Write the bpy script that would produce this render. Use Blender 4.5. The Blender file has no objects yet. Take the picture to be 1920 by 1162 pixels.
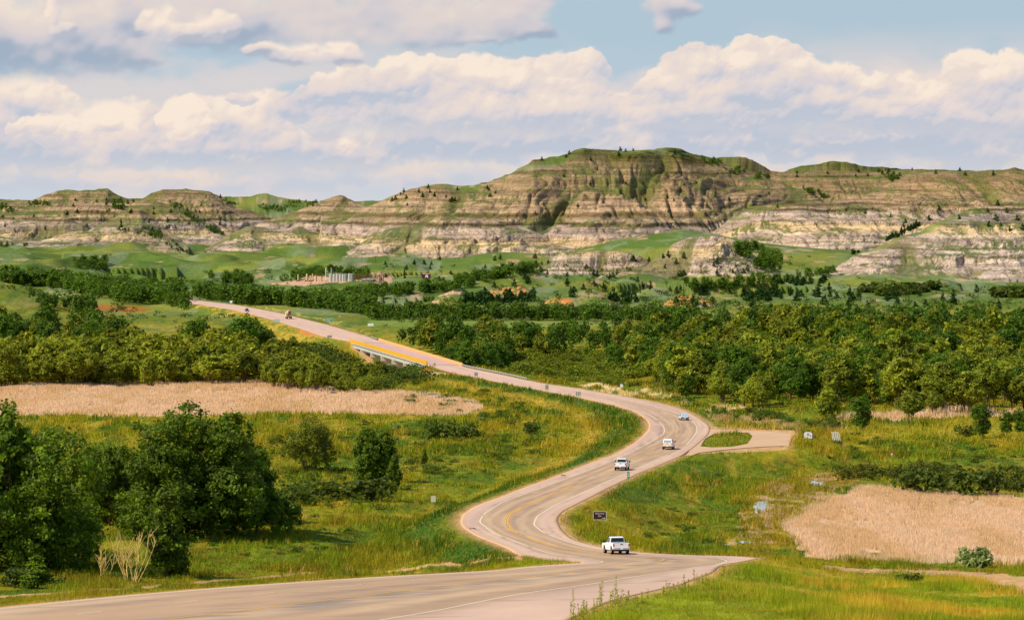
import bpy, math, random
import numpy as np
from mathutils import Vector, geometry

# ------------------------------------------------------------------ camera, light, sky
F = 7200.0      # focal length in photo pixels (135 mm lens)
U0 = 960.0
VH = 380.0      # horizon row of the photograph
ZC = 60.0       # height of the eye above the valley datum
scene = bpy.context.scene
col = scene.collection
camd = bpy.data.cameras.new("camera")
camd.sensor_width = 36.0
camd.lens = 135.0
camd.shift_y = -(581.0 - VH) / 1920.0
camd.clip_start = 1.0
camd.clip_end = 60000.0
cam = bpy.data.objects.new("camera", camd)
cam.location = (0, 0, ZC)
cam.rotation_euler = (math.radians(90), 0, 0)
col.objects.link(cam)
scene.camera = cam
scene.view_settings.view_transform = 'Standard'
scene.view_settings.look = 'None'
scene.view_settings.exposure = 0.10
scene.view_settings.gamma = 1.0
scene.cycles.max_bounces = 6
scene.cycles.diffuse_bounces = 3
scene.cycles.transparent_max_bounces = 8
scene.cycles.use_adaptive_sampling = True
scene.cycles.adaptive_threshold = 0.02

SUN_EL, SUN_AZ = 47.0, 246.0        # azimuth clockwise from +Y: behind the camera, to the left
sd = bpy.data.lights.new("sun", 'SUN')
sd.energy = 4.7
sd.angle = math.radians(0.5)
sd.color = (1.0, 0.90, 0.76)
so = bpy.data.objects.new("sun", sd)
az, el = math.radians(SUN_AZ), math.radians(SUN_EL)
sdir = Vector((math.sin(az) * math.cos(el), math.cos(az) * math.cos(el), math.sin(el)))
so.rotation_euler = sdir.to_track_quat('Z', 'Y').to_euler()
col.objects.link(so)

class NT:
    """tiny node-tree helper"""
    def __init__(s, nt):
        s.t = nt
        s.n = nt.nodes
        s.n.clear()
    def put(s, sock, v):
        if v is None: return
        if isinstance(v, bpy.types.NodeSocket): s.t.links.new(v, sock)
        else: sock.default_value = v
    def math(s, op, a, b=None, c=None, clamp=False):
        m = s.n.new('ShaderNodeMath'); m.operation = op; m.use_clamp = clamp
        for i, v in enumerate((a, b, c)): s.put(m.inputs[i], v)
        return m.outputs[0]
    def vec(s, op, a, b=None, out=0):
        m = s.n.new('ShaderNodeVectorMath'); m.operation = op
        for i, v in enumerate((a, b)): s.put(m.inputs[i], v)
        return m.outputs['Value'] if op == 'LENGTH' else m.outputs[0]
    dim = '3D'
    def noise(s, vec, scale, detail=3, rough=0.5, dist=0.0, dim=None, lac=2.0):
        dim = dim or s.dim
        m = s.n.new('ShaderNodeTexNoise'); m.noise_dimensions = dim
        s.put(m.inputs['Vector'], vec)
        m.inputs['Scale'].default_value = scale; m.inputs['Detail'].default_value = detail
        m.inputs['Roughness'].default_value = rough; m.inputs['Distortion'].default_value = dist
        m.inputs['Lacunarity'].default_value = lac
        return m.outputs[0]
    def mix(s, f, a, b, mode='MIX'):
        m = s.n.new('ShaderNodeMix'); m.data_type = 'RGBA'; m.blend_type = mode; m.clamp_factor = True
        s.put(m.inputs[0], f); s.put(m.inputs[6], a); s.put(m.inputs[7], b)
        return m.outputs[2]
    def sstep(s, x, lo, hi):
        m = s.n.new('ShaderNodeMapRange'); m.interpolation_type = 'SMOOTHSTEP'
        s.put(m.inputs[0], x); s.put(m.inputs[1], lo); s.put(m.inputs[2], hi)
        m.inputs[3].default_value = 0.0; m.inputs[4].default_value = 1.0
        return m.outputs[0]
    def comb(s, x, y, z):
        m = s.n.new('ShaderNodeCombineXYZ')
        for i, v in enumerate((x, y, z)): s.put(m.inputs[i], v)
        return m.outputs[0]
    def sep(s, v):
        m = s.n.new('ShaderNodeSeparateXYZ'); s.put(m.inputs[0], v); return m.outputs
    def attr(s, name):
        m = s.n.new('ShaderNodeAttribute'); m.attribute_name = name; return m

def lin(r, g, b, k=1.0):
    f = lambda c: (c / 255.0 / 12.92 if c <= 10 else ((c / 255.0 + 0.055) / 1.055) ** 2.4) * k
    return (f(r), f(g), f(b), 1.0)

# ---- sky: Nishita sky with banks of fair-weather cumulus on it
world = bpy.data.worlds.new("World")
scene.world = world
world.use_nodes = True
def build_world():
    t = NT(world.node_tree)
    out = t.n.new('ShaderNodeOutputWorld')
    sky = t.n.new('ShaderNodeTexSky'); sky.sky_type = 'NISHITA'; sky.sun_disc = False
    sky.sun_elevation = math.radians(SUN_EL); sky.sun_rotation = math.radians(SUN_AZ)
    sky.altitude = 700; sky.air_density = 1.0; sky.dust_density = 1.0; sky.ozone_density = 1.5
    b = t.n.new('ShaderNodeBackground'); b.inputs[1].default_value = 0.14
    t.put(b.inputs[0], sky.outputs[0]); t.t.links.new(b.outputs[0], out.inputs[0])
build_world()

# ------------------------------------------------------------------ noise in numpy
_L = np.random.RandomState(11).rand(256, 256).astype(np.float64)
def vn(x, y):
    xi = np.floor(x); yi = np.floor(y)
    fx = x - xi; fy = y - yi
    fx = fx * fx * fx * (fx * (fx * 6 - 15) + 10); fy = fy * fy * fy * (fy * (fy * 6 - 15) + 10)
    xi = xi.astype(np.int64) & 255; yi = yi.astype(np.int64) & 255
    x1 = (xi + 1) & 255; y1 = (yi + 1) & 255
    a = _L[xi, yi]; b = _L[x1, yi]; c = _L[xi, y1]; d = _L[x1, y1]
    return a + (b - a) * fx + (c - a) * fy + (a - b - c + d) * fx * fy
def fbm(x, y, o=4, r=0.5):
    s = 0.0; a = 1.0; n = 0.0
    for i in range(o):
        s = s + a * vn(x * 2 ** i + 17.3 * i, y * 2 ** i + 7.9 * i); n += a; a *= r
    return s / n
def sst(x, a, b):
    t = np.clip((x - a) / (b - a), 0, 1); return t * t * (3 - 2 * t)

# ------------------------------------------------------------------ the road's long profile (H = metres below the eye)
_rd = [(150, 20.2), (180, 22.0), (210, 24.0), (240, 26.07), (262, 27.0), (290, 28.48), (325, 30.83), (375, 35.05), (431, 39.6), (448, 40.3), (481, 40.95),
       (499, 41.4), (541, 42.3), (576, 43.0), (650, 45.0), (697, 46.0), (825, 48.5), (902, 49.5), (973, 50.3), (1011, 51.0), (1082, 52.0),
       (1135, 52.5), (1222, 53.3), (1509, 54.5), (1707, 55.0), (1841, 55.5), (2006, 56.0), (2243, 57.0), (2700, 57.3), (9000, 57.3)]
RDD = np.arange(150.0, 3000.0, 1.0)
def _smooth(a, s):
    k = np.exp(-0.5 * (np.arange(-4 * s, 4 * s + 1) / s) ** 2); k /= k.sum()
    return np.convolve(np.pad(a, 4 * s, mode='edge'), k, mode='valid')
RDH = np.interp(RDD, [p[0] for p in _rd], [p[1] for p in _rd])
_a = _smooth(RDH, 7); _b = _smooth(RDH, 30); _w = sst(RDD, 550, 800); RDH = _a * (1 - _w) + _b * _w
def roadH(D): return np.interp(D, RDD, RDH)
_rv = VH + F * RDH / RDD
_rv = np.minimum.accumulate(_rv) - np.arange(len(_rv)) * 1e-7
def roadD(v): return np.interp(-np.asarray(v, float), -_rv, RDD)
def on_road(u, v, dz=0.0):
    D = float(roadD(v)); return Vector(((u - U0) * D / F, D, ZC - float(roadH(D)) + dz))
def edge_fn(pts, extra=3):
    v = np.array([p[1] for p in pts], float); u = np.array([p[0] for p in pts], float)
    o = np.argsort(-v); D = roadD(v[o]); X = (u[o] - U0) * D / F
    g = np.arange(170.0, 2400.0, 1.0)
    x = np.interp(g, D, X)
    a = _smooth(x, extra); b = _smooth(x, 14); w = sst(g, 600, 900)
    x = a * (1 - w) + b * w
    return lambda d: np.interp(d, g, x)
XLp = [(-900, 1225), (-240, 1162), (0, 1138), (320, 1108), (640, 1085), (940, 1068), (1100, 1054), (1020, 1048), (972, 1040), (955, 1028), (917, 1013), (890, 1003), (867, 988), (862, 977),
       (867, 963), (893, 947), (937, 932), (1007, 905), (1085, 876), (1160, 848), (1195, 826), (1217, 805), (1217, 790), (1195, 773), (1160, 762), (1120, 752), (1063, 740),
       (1009, 730), (968, 722), (860, 701), (838, 696), (818, 689), (806, 683), (659, 640), (607, 631), (573, 619), (510, 599), (439, 581), (356, 568), (330, 565)]
XRp = [(900, 1240), (1063, 1162), (1140, 1127), (1280, 1095), (1338, 1073), (1357, 1057), (1400, 1051), (1425, 1046), (1400, 1042), (1280, 1040), (1177, 1033), (1117, 1023), (1075, 1012),
       (1053, 993), (1045, 975), (1048, 966), (1060, 955), (1117, 927), (1200, 886), (1280, 853), (1305, 835), (1328, 815), (1333, 803), (1330, 795), (1310, 782), (1280, 766), (1230, 753), (1173, 743),
       (1120, 734), (1073, 726), (1022, 720), (948, 703), (876, 689), (711, 639), (696, 633), (617, 610), (528, 587.5), (439, 571), (356, 561.5), (330, 560)]
WLp = [(-900, 1232), (-240, 1167), (0, 1141), (320, 1110), (640, 1087), (940, 1070), (1110, 1057), (1133, 1052), (1073, 1043), (973, 1017), (927, 1000), (898, 978), (907, 963), (940, 942), (1007, 917),
       (1173, 852), (1217, 830), (1247, 813), (1245, 798), (1227, 782), (1187, 762), (1107, 744), (1040, 732), (960, 716), (900, 702), (816, 682), (670, 640), (615, 629), (445, 580), (362, 566)]
WRp = [(400, 1225), (707, 1162), (840, 1140), (973, 1113), (1107, 1095), (1280, 1068), (1340, 1059), (1364, 1051), (1347, 1045.5), (1187, 1037), (1120, 1030), (1057, 1013), (1017, 997), (1000, 983),
       (1007, 967), (1040, 947), (1107, 917), (1160, 893), (1253, 852), (1287, 835), (1308, 808), (1306, 795), (1291, 782), (1240, 765), (1165, 747), (1110, 737), (1020, 722), (938, 704), (868, 689), (700, 638), (610, 611), (430, 571), (352, 562)]
CYp = [(-200, 1222), (292, 1162), (640, 1122), (773, 1105), (940, 1087), (1057, 1075), (1150, 1064), (1235, 1054), (1250, 1048), (1180, 1041), (1057, 1027), (1007, 1013), (957, 993), (948, 977), (955, 963),
       (993, 943), (1057, 917), (1130, 887), (1220, 848), (1262, 825), (1276, 805), (1268, 788), (1235, 770), (1180, 755), (1110, 741), (1000, 722), (900, 702), (843, 686), (685, 639), (612, 620), (437, 575), (356, 564)]
XL = edge_fn(XLp); XR = edge_fn(XRp); WL = edge_fn(WLp); WR = edge_fn(WRp); CY = edge_fn(CYp)
BR0, BR1 = 1262.0, 1505.0            # bridge span

# ------------------------------------------------------------------ terrain height
FLt = [(150, 21.0), (210, 24.8), (250, 27.0), (300, 31.2), (360, 36.8), (430, 42.5), (480, 44.6), (520, 45.5), (600, 47.0), (700, 48.6), (800, 49.9), (930, 51.0), (1100, 53.0), (1250, 54.6), (1500, 56.5),
       (1800, 57.5), (2300, 58.3), (2700, 57.5), (3200, 54.0), (3600, 51.0), (4200, 50), (5200, 50), (7000, 45), (9000, 20), (12000, 2), (40000, 2)]
FRt = [(150, 19.0), (240, 25.9), (300, 30.3), (360, 35.3), (430, 41.2), (470, 43.7), (520, 44.9), (600, 46.6), (700, 48.3), (900, 51.0), (1100, 53.0), (1250, 54.6), (1500, 56.5),
       (1800, 57.5), (2300, 58.3), (2700, 57.5), (3200, 54.0), (3600, 51.0), (4200, 50), (5200, 50), (7000, 45), (9000, 20), (12000, 2), (40000, 2)]
def table(t):
    d = np.array([p[0] for p in t], float); h = np.array([p[1] for p in t], float); return d, h
FLd, FLh = table(FLt); FRd, FRh = table(FRt)

class Ridge:
    """a butte or hill: crest silhouette over azimuth, foot distance and depth of its face"""
    def __init__(s, crest, foot, depth, rock=1.0, amp=0.34, seed=0, wl=1.0, back=0.16, prof=None, strata=0.0, top=9.0):
        s.top = top
        s.cu = np.array([p[0] for p in crest], float); s.cv = np.array([p[1] for p in crest], float)
        s.fu = np.array([p[0] for p in foot], float); s.fd = np.array([p[1] for p in foot], float)
        s.du = np.array([p[0] for p in depth], float); s.dd = np.array([p[1] for p in depth], float)
        s.rock = rock; s.amp = amp; s.seed = seed; s.wl = wl; s.back = back; s.strata = strata
        s.prof = prof or [(-1, 0), (0, 0), (.08, .16), (.30, .42), (.40, .47), (.62, .72), (.72, .77), (.92, .96), (1, 1), (1.3, 1.0)]
GENTLE = [(-1, 0), (0, 0), (.2, .08), (.5, .42), (.8, .85), (1, 1), (1.3, 1.0)]
STEEP = [(-1, 0), (0, 0), (.10, .22), (.45, .60), (.55, .64), (.85, .93), (1, 1), (1.3, 1)]
RIDGES = [
    # far right domes behind the plateau
    Ridge([(1240, 400), (1310, 325), (1340, 294), (1385, 290), (1412, 297), (1445, 318), (1470, 318), (1500, 308), (1560, 298), (1600, 305), (1680, 311), (1720, 318), (1780, 335), (1900, 345), (2200, 350)],
          [(1200, 5600), (2300, 5600)], [(1200, 420), (2300, 420)], seed=1),
    # plateau behind the white wall, cliff below its rim
    Ridge([(1380, 440), (1430, 345), (1462, 323), (1530, 320), (1640, 322), (1700, 318), (1800, 320), (1920, 322), (2300, 322)],
          [(1300, 4500), (2300, 4300)], [(1300, 330), (2300, 330)], seed=2, amp=0.3, back=0.01),
    # left far green plateau
    Ridge([(-400, 378), (0, 373), (60, 377), (200, 380), (380, 376), (420, 369), (470, 367), (485, 363), (500, 363), (520, 370), (560, 374), (600, 379), (700, 377), (800, 376), (900, 377)],
          [(-400, 5500), (900, 5400)], [(-400, 700), (900, 700)], rock=0.12, amp=0.25, seed=3, prof=GENTLE, back=0.01),
    # left skyline buttes
    Ridge([(-400, 372), (-150, 366), (0, 374), (55, 377), (84, 366), (108, 357), (150, 356.5), (202, 354), (214, 362), (240, 371), (268, 371), (282, 362), (305, 354), (348, 352), (392, 358), (412, 369), (440, 386), (500, 405), (545, 425), (590, 480)],
          [(-400, 4900), (300, 4850), (600, 4900)], [(-400, 420), (600, 420)], seed=4, amp=0.42, wl=0.8),
    Ridge([(-400, 395), (-100, 400), (0, 398), (60, 394), (130, 384), (200, 381), (270, 374), (320, 380), (360, 396), (400, 418), (430, 445), (470, 490)],
          [(-400, 4620), (500, 4600)], [(-400, 330), (500, 330)], seed=5, amp=0.45, wl=0.7),
    Ridge([(-400, 430), (-100, 420), (0, 424), (60, 412), (120, 404), (175, 428), (230, 398), (262, 392), (300, 418), (345, 455), (380, 480)],
          [(-400, 4350), (400, 4330)], [(-400, 260), (400, 260)], seed=6, amp=0.45, wl=0.6),
    Ridge([(-400, 440), (-100, 446), (0, 442), (70, 452), (130, 436), (190, 424), (250, 422), (300, 446), (350, 462), (385, 485)],
          [(-400, 4200), (400, 4150)], [(-400, 170), (400, 170)], seed=7, amp=0.45, wl=0.5, prof=STEEP),
    # pointed butte left of the main one
    Ridge([(400, 485), (440, 452), (490, 420), (540, 404), (575, 388), (600, 376), (622, 368), (640, 366), (662, 376), (690, 386), (730, 389), (780, 385), (850, 395), (940, 430)],
          [(400, 4250), (700, 4100), (900, 4100)], [(400, 430), (900, 430)], seed=8, amp=0.42, wl=0.8),
    Ridge([(355, 485), (385, 466), (430, 440), (470, 425), (520, 430), (560, 424), (600, 438), (640, 430), (690, 440), (740, 425), (800, 440), (860, 480)],
          [(350, 4050), (900, 3900)], [(350, 230), (900, 230)], seed=9, amp=0.5, wl=0.55, prof=STEEP),
    # the main butte
    Ridge([(600, 400), (660, 392), (700, 382), (735, 368), (765, 358), (795, 350), (830, 343), (870, 346), (915, 343), (935, 338), (960, 324), (1000, 302), (1030, 297), (1062, 291), (1082, 281), (1095, 277),
           (1130, 280), (1170, 281), (1230, 277), (1276, 278), (1300, 287), (1340, 299), (1390, 318), (1430, 330), (1475, 346), (1520, 362), (1560, 382), (1600, 420), (1640, 470)],
          [(600, 3900), (740, 3720), (900, 3620), (1000, 3560), (1200, 3640), (1350, 3800), (1640, 3900)], [(600, 300), (900, 470), (1100, 560), (1300, 560), (1500, 400), (1640, 300)], seed=10, amp=0.52, wl=1.35, back=0.10, top=1.0),
    Ridge([(640, 480), (670, 440), (700, 428), (740, 420), (790, 412), (830, 396), (880, 402), (930, 410), (985, 425), (1030, 440), (1080, 452), (1120, 432), (1160, 412), (1210, 404), (1260, 420), (1320, 440), (1380, 470)],
          [(640, 3640), (740, 3500), (900, 3440), (1000, 3430), (1200, 3500), (1400, 3560)], [(640, 240), (900, 300), (1400, 260)], seed=11, amp=0.60, wl=0.95, prof=STEEP),
    # the long pale wall to the right
    Ridge([(1290, 470), (1330, 440), (1370, 408), (1400, 390), (1440, 383), (1500, 381), (1560, 379), (1610, 372), (1640, 356), (1670, 340), (1705, 326), (1760, 322), (1830, 323), (1893, 317), (1905, 316), (1925, 319), (2100, 322), (2300, 322)],
          [(1280, 3700), (1500, 3560), (1700, 3480), (2300, 3400)], [(1280, 200), (1500, 230), (1650, 420), (2300, 480)], seed=12, amp=0.40, wl=0.8, back=0.04),
    # the striped butte at the right edge
    Ridge([(1520, 530), (1560, 508), (1600, 484), (1640, 466), (1680, 448), (1730, 430), (1780, 406), (1830, 388), (1870, 381), (1920, 376), (2000, 366), (2300, 350)],
          [(1500, 2860), (1640, 2800), (1760, 2760), (1920, 2790), (2300, 2800)], [(1500, 120), (1700, 300), (1920, 420), (2300, 420)], seed=13, amp=0.42, wl=0.8, back=0.06, top=.97),
    # green apron in front of the wall and the small eroded banks on it
    Ridge([(960, 500), (1010, 492), (1060, 476), (1110, 462), (1160, 448), (1220, 440), (1280, 430), (1330, 436), (1400, 452), (1470, 460), (1560, 468), (1640, 470), (1760, 480), (2300, 480)],
          [(960, 2850), (1300, 2700), (1700, 2800), (2300, 2900)], [(960, 620), (1300, 760), (1700, 650), (2300, 600)], rock=0.0, amp=0.2, seed=14, prof=GENTLE, back=0.02),
    Ridge([(985, 515), (1005, 502), (1030, 484), (1060, 471), (1120, 468), (1165, 470), (1200, 480), (1240, 500)],
          [(980, 2950), (1240, 2980)], [(980, 70), (1240, 60)], seed=15, amp=0.5, wl=0.4, prof=STEEP, back=0.05),
    Ridge([(1205, 500), (1235, 482), (1262, 458), (1290, 447), (1340, 440), (1378, 452), (1400, 470), (1430, 488), (1462, 506)],
          [(1200, 2880), (1470, 2860)], [(1200, 110), (1470, 110)], seed=16, amp=0.5, wl=0.4, prof=STEEP, back=0.10),
    # green foothills
    Ridge([(800, 508), (850, 490), (890, 478), (930, 472), (980, 474), (1030, 482), (1080, 498)], [(800, 3020), (1080, 3020)], [(800, 200), (1080, 200)], rock=0.0, amp=0.3, seed=17, prof=GENTLE, back=0.10),
    Ridge([(20, 495), (70, 480), (130, 472), (190, 471), (240, 480), (300, 492)], [(0, 3750), (320, 3700)], [(0, 250), (320, 250)], rock=0.0, amp=0.3, seed=18, prof=GENTLE, back=0.08),
    Ridge([(250, 512), (320, 490), (380, 474), (450, 470), (520, 478), (580, 490), (640, 500), (720, 505)], [(250, 3450), (720, 3400)], [(250, 260), (720, 260)], rock=0.0, amp=0.35, seed=19, prof=GENTLE, back=0.08),
    Ridge([(520, 516), (560, 500), (600, 492), (625, 488), (650, 491), (670, 503), (690, 516)], [(500, 2900), (700, 2900)], [(500, 130), (700, 130)], rock=0.0, amp=0.3, seed=20, prof=GENTLE, back=0.10),
    Ridge([(570, 470), (600, 455), (640, 446), (672, 452), (700, 470)], [(560, 3700), (720, 3650)], [(560, 110), (720, 110)], seed=21, amp=0.4, wl=0.4, back=0.1, prof=STEEP),
    # left grass hill
    Ridge([(-500, 500), (-100, 522), (0, 530), (60, 541), (110, 556), (150, 572), (200, 592), (230, 606)], [(-500, 1480), (230, 1560)], [(-500, 420), (230, 300)], rock=0.0, amp=0.15, seed=22, prof=GENTLE, back=0.03),
    # low scoria mounds and banks right of centre
    Ridge([(1005, 576), (1030, 562), (1060, 552), (1090, 549), (1115, 540), (1140, 552), (1165, 574)], [(1000, 2180), (1170, 2180)], [(1000, 50), (1170, 50)], rock=2.0, amp=0.5, seed=23, wl=0.3, prof=STEEP, back=0.08),
    Ridge([(1230, 584), (1250, 566), (1275, 555), (1300, 553), (1330, 562), (1380, 586)], [(1230, 2120), (1400, 2120)], [(1230, 50), (1400, 50)], rock=2.0, amp=0.5, seed=24, wl=0.3, prof=STEEP, back=0.08),
    Ridge([(1400, 600), (1420, 578), (1445, 565), (1470, 567), (1500, 582), (1525, 600)], [(1400, 1960), (1530, 1960)], [(1400, 46), (1530, 46)], rock=2.0, amp=0.5, seed=25, wl=0.3, prof=STEEP, back=0.08),
    Ridge([(890, 560), (920, 543), (955, 537), (975, 531), (992, 543), (1005, 560)], [(890, 2420), (1005, 2420)], [(890, 45), (1005, 45)], rock=2.0, amp=0.5, seed=26, wl=0.3, prof=STEEP, back=0.08),
    Ridge([(800, 570), (820, 555), (850, 543), (866, 545), (880, 560)], [(795, 2300), (885, 2300)], [(795, 45), (885, 45)], rock=3.0, amp=0.5, seed=27, wl=0.3, prof=STEEP, back=0.08),
    # rolling green ground right
    Ridge([(1400, 590), (1500, 568), (1600, 553), (1700, 548), (1800, 552), (1900, 545), (2050, 548), (2300, 550)], [(1400, 1950), (2300, 1900)], [(1400, 330), (2300, 330)], rock=0.0, amp=0.5, seed=28, prof=GENTLE, back=0.04, wl=1.5),
    Ridge([(1740, 604), (1765, 598), (1800, 595), (1850, 594), (1900, 596), (2000, 600)], [(1700, 1760), (2100, 1760)], [(1700, 26), (2100, 26)], rock=3.0, amp=0.4, seed=29, wl=0.3, prof=STEEP, back=0.03),
]
_kr = np.random.RandomState(12)
for _i in range(26):
    _u = _kr.rand() * 2000 - 40; _d = 2250 + _kr.rand() ** .8 * 1150; _h = 5 + 7 * _kr.rand(); _w = 45 + 75 * _kr.rand()
    _vb = VH + F * np.interp(_d, [2200, 2700, 3200, 3600], [58, 57.5, 54, 51]) / _d; _c = _vb - _h * F / _d
    if 1540 < _u and _d > 2700: continue
    _bank = _i % 4 == 0 and _u > 700
    if _bank: _h *= .55; _w *= .6; _c = _vb - _h * F / _d
    RIDGES.append(Ridge([(_u - _w, _vb + 6), (_u - _w * .5, _c + 6 + 3 * _kr.rand()), (_u - _w * .1, _c), (_u + _w * .3, _c + 2 * _kr.rand()), (_u + _w * .7, _c + 8), (_u + _w, _vb + 6)], [(_u - _w, _d), (_u + _w, _d + 60)], [(_u - _w, 60 if _bank else 120), (_u + _w, 60 if _bank else 120)],
                        rock=3.0 if _bank else 0.0, amp=.45, seed=60 + _i, wl=.4, prof=STEEP if _bank else GENTLE, back=.05))
def billow(x, y):
    return np.abs(2 * vn(x, y) - 1)
def spur(X, D, wl, seed):
    """1 on the spurs, 0 in the gullies; gullies run down the face, bend and join"""
    o = seed * 37.7; w = wl * .66
    Xw = X + 60 * w * (vn(X / (330 * w) + o, D / (300 * w) + o) - .5) + 30 * w * (vn(X / (90 * w) + o, D / (110 * w)) - .5)
    b1 = billow(Xw / (125 * w) + o, D / (800 * w) + o); s = 0.56 * b1 ** .8
    s = s + 0.24 * (1 - billow((Xw + 24 * w * (vn(X / 40, D / 70 + o) - .5)) / (44 * w) + o, D / (260 * w) + o) ** .9)
    b3 = billow((Xw + 8 * w * (vn(X / 12, D / 26 + o) - .5)) / (16 * w) + o, D / (90 * w) + o); s = s + 0.14 * b3
    s = s + 0.08 * billow(Xw / (6.5 * w) + o, D / (34 * w) + o)
    return s * 1.25, np.minimum(b1, b3 * 1.2 + .10)
def floorz(X, D):
    xc = CY(np.clip(D, 171, 2390))
    w = sst(X - xc, -6, 6)
    h = np.interp(D, FLd, FLh) * (1 - w) + np.interp(D, FRd, FRh) * w
    a = sst(D, 1500, 3200)
    h = h - (fbm(X / 190 + 3.1, D / 330 + 1.7, 5) - .5) * (2.0 + 16 * a) * sst(D, 300, 900)
    b = sst(D, 2350, 2900) * (1 - sst(D, 4200, 4700)); h = h - (np.abs(2 * fbm(X / 150 + 33.1, D / 420 + 11.7, 4) - 1) - .14) * -34 * b
    h = h - (fbm(X / 26 + 9.1, D / 45, 3) - .5) * 1.7 * sst(D, 250, 500) * (1 + sst(D, 1800, 2800))
    # river bed under the bridge, running across the valley
    ch = np.exp(-((D - 1385 - 0.25 * X) / 95.0) ** 4)
    h = h + ch * 5.5
    return ZC - h
def terrain(X, D, full=False):
    X = np.asarray(X, float); D = np.asarray(D, float)
    z0 = floorz(X, D)
    z = z0.copy()
    u = U0 + F * X / D
    rock = np.zeros_like(z); gul = np.ones_like(z) * .5; tt = np.zeros_like(z)
    for R in RIDGES:
        lo = R.cu[0]; hi = R.cu[-1]; dmin = R.fd.min() - 0.9 * R.dd.max() - 20; dmax = R.fd.max() + R.dd.max() + 1600
        m = (u > lo) & (u < hi) & (D > dmin) & (D < dmax)
        if not m.any(): continue
        um = u[m]; Xm = X[m]; Dm = D[m]; zb = z0[m]
        vc = np.interp(um, R.cu, R.cv); db = np.interp(um, R.fu, R.fd); dp = np.interp(um, R.du, R.dd)
        dc = db + dp
        zc = ZC - (vc - VH) * dc / F
        zbb = ZC - np.interp(db, FRd, FRh)
        if R.rock > 0.05 and dp.max() > 150: zc = zc + (fbm(Xm / 22 + R.seed, Dm / 60, 4) - .5) * 4.2
        t0 = (Dm - db) / dp
        n, gn = spur(Xm, Dm, R.wl, R.seed)
        t = t0 + R.amp * .55 * (vn(Xm / (95 * R.wl) + R.seed, Dm / 600) - .45) * np.sqrt(np.clip(1.02 - t0, 0, 1))
        tc = np.clip(t, 0, 1)
        g = np.interp(tc, [p[0] for p in R.prof], [p[1] for p in R.prof])
        hgt = zc - zbb
        hump = np.clip(tc * 6, 0, 1) ** .6 * np.clip((1 - t0) * 2.6, 0, 1)
        zr = zbb + hgt * g - R.amp * (10 + .50 * hgt) * (.92 - n) * hump * 1.35 * np.clip(hgt / 25, .15, 1)
        zr = np.where(t0 > 1, zc - (Dm - dc) * R.back, zr)
        ok = (zc > zbb - 1) & (t > 0)
        zr = np.where(ok, zr, -1e3)
        cur = z[m]
        up = zr > cur
        if R.rock >= 0.5:
            zr = zr + np.where(ok, 2.3 * (vn(zr / 4.6 + 7, Xm / 90 + 3.3) - .5) + .6 * (vn(zr / 1.5, Xm / 25 + 8.3) - .5), 0)
            up = zr > cur
        z[m] = np.where(up, zr, cur)
        r_ = rock[m]; r_ = np.where(up, R.rock * sst(zr - zb, 0.2, 1.5) * (1 - .85 * sst(t0 + .25 * (vn(Xm / 22., Dm / 40.) - .5), R.top - .06, R.top + .06)), r_); rock[m] = r_
        g_ = gul[m]; g_ = np.where(up, gn, g_); gul[m] = g_
        t_ = tt[m]; t_ = np.where(up, t0, t_); tt[m] = t_
    # road embankment
    m = (D < 2420)
    if m.any():
        Dm = D[m]; Xm = X[m]
        Dq = np.clip(Dm, 171, 2390)
        xl = XL(Dq); xr = XR(Dq)
        pad = sst(Dm, 694, 728) * (1 - sst(Dm, 812, 835))
        xr = np.maximum(xr, (52 + (Dm - 727) * 6.5 / 73.0) * pad + xr * (1 - pad))
        c = 0.96
        d = np.maximum(np.maximum(xl - Xm, Xm - xr) * c, 0)
        inside = (Xm > xl + .7) & (Xm < xr - .7)
        zr = ZC - roadH(np.clip(Dm, 150, 2999))
        w = 1 - sst(d, 0.6, 13.0 + 0 * d)
        brm = sst(Dm, BR0 - 2, BR0 + 12) * (1 - sst(Dm, BR1 - 12, BR1 + 2))
        w = w * (1 - brm) * (1 - sst(Dm, 2260, 2400))
        zz = z[m]
        zz = zz * (1 - w) + (zr - 0.03) * w
        # shallow roadside ditch
        zz = zz - 0.5 * (d > .5) * np.exp(-((d - 15) / 5.0) ** 2) * sst(Dm, 400, 500)
        zz = np.where((d <= 0) & (brm < .5), np.minimum(zz, zr - 0.03), zz)
        zz = np.where(inside & (brm < .5), np.minimum(zz, zr - 0.16 - 0.2 * sst(Dm, 800, 1500)), zz)
        z[m] = zz
    micro = (fbm(X / 3.1, D / 5.3, 3) - .5) * 0.5 * (D < 1400)
    if m.any():
        mm = np.ones_like(z); mm[m] = np.where(d > 2.0, 1, 0.0); micro = micro * mm
    z = z + micro
    if full: return z, rock, gul, tt
    return z
GU = np.concatenate([np.arange(-1400, -240, 24.0), np.arange(-240, 2160, 1.9), np.arange(2160, 3340, 24.0)])
def _rows():
    ds = [160.0]
    while ds[-1] < 2600:
        d = ds[-1]; H = 50 if d > 450 else 35
        ds.append(d + min(max(0.55, d * d / (F * H) * 1.35), 7.0))
    while ds[-1] < 5700: ds.append(ds[-1] + (3.4 if ds[-1] < 4500 else 4.6))
    while ds[-1] < 9000: ds.append(ds[-1] + 60)
    while ds[-1] < 38000: ds.append(ds[-1] * 1.12)
    return np.array(ds)
GD = _rows()
GUU, GDD = np.meshgrid(GU, GD)
GXX = (GUU - U0) * GDD / F
_z, _rock, _gul, _tt = terrain(GXX.ravel(), GDD.ravel(), True)
GZ = _z.reshape(GXX.shape)
_VM = np.minimum.accumulate(VH + F * (ZC - GZ) / GDD, axis=0)      # lowest sight line so far
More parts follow.
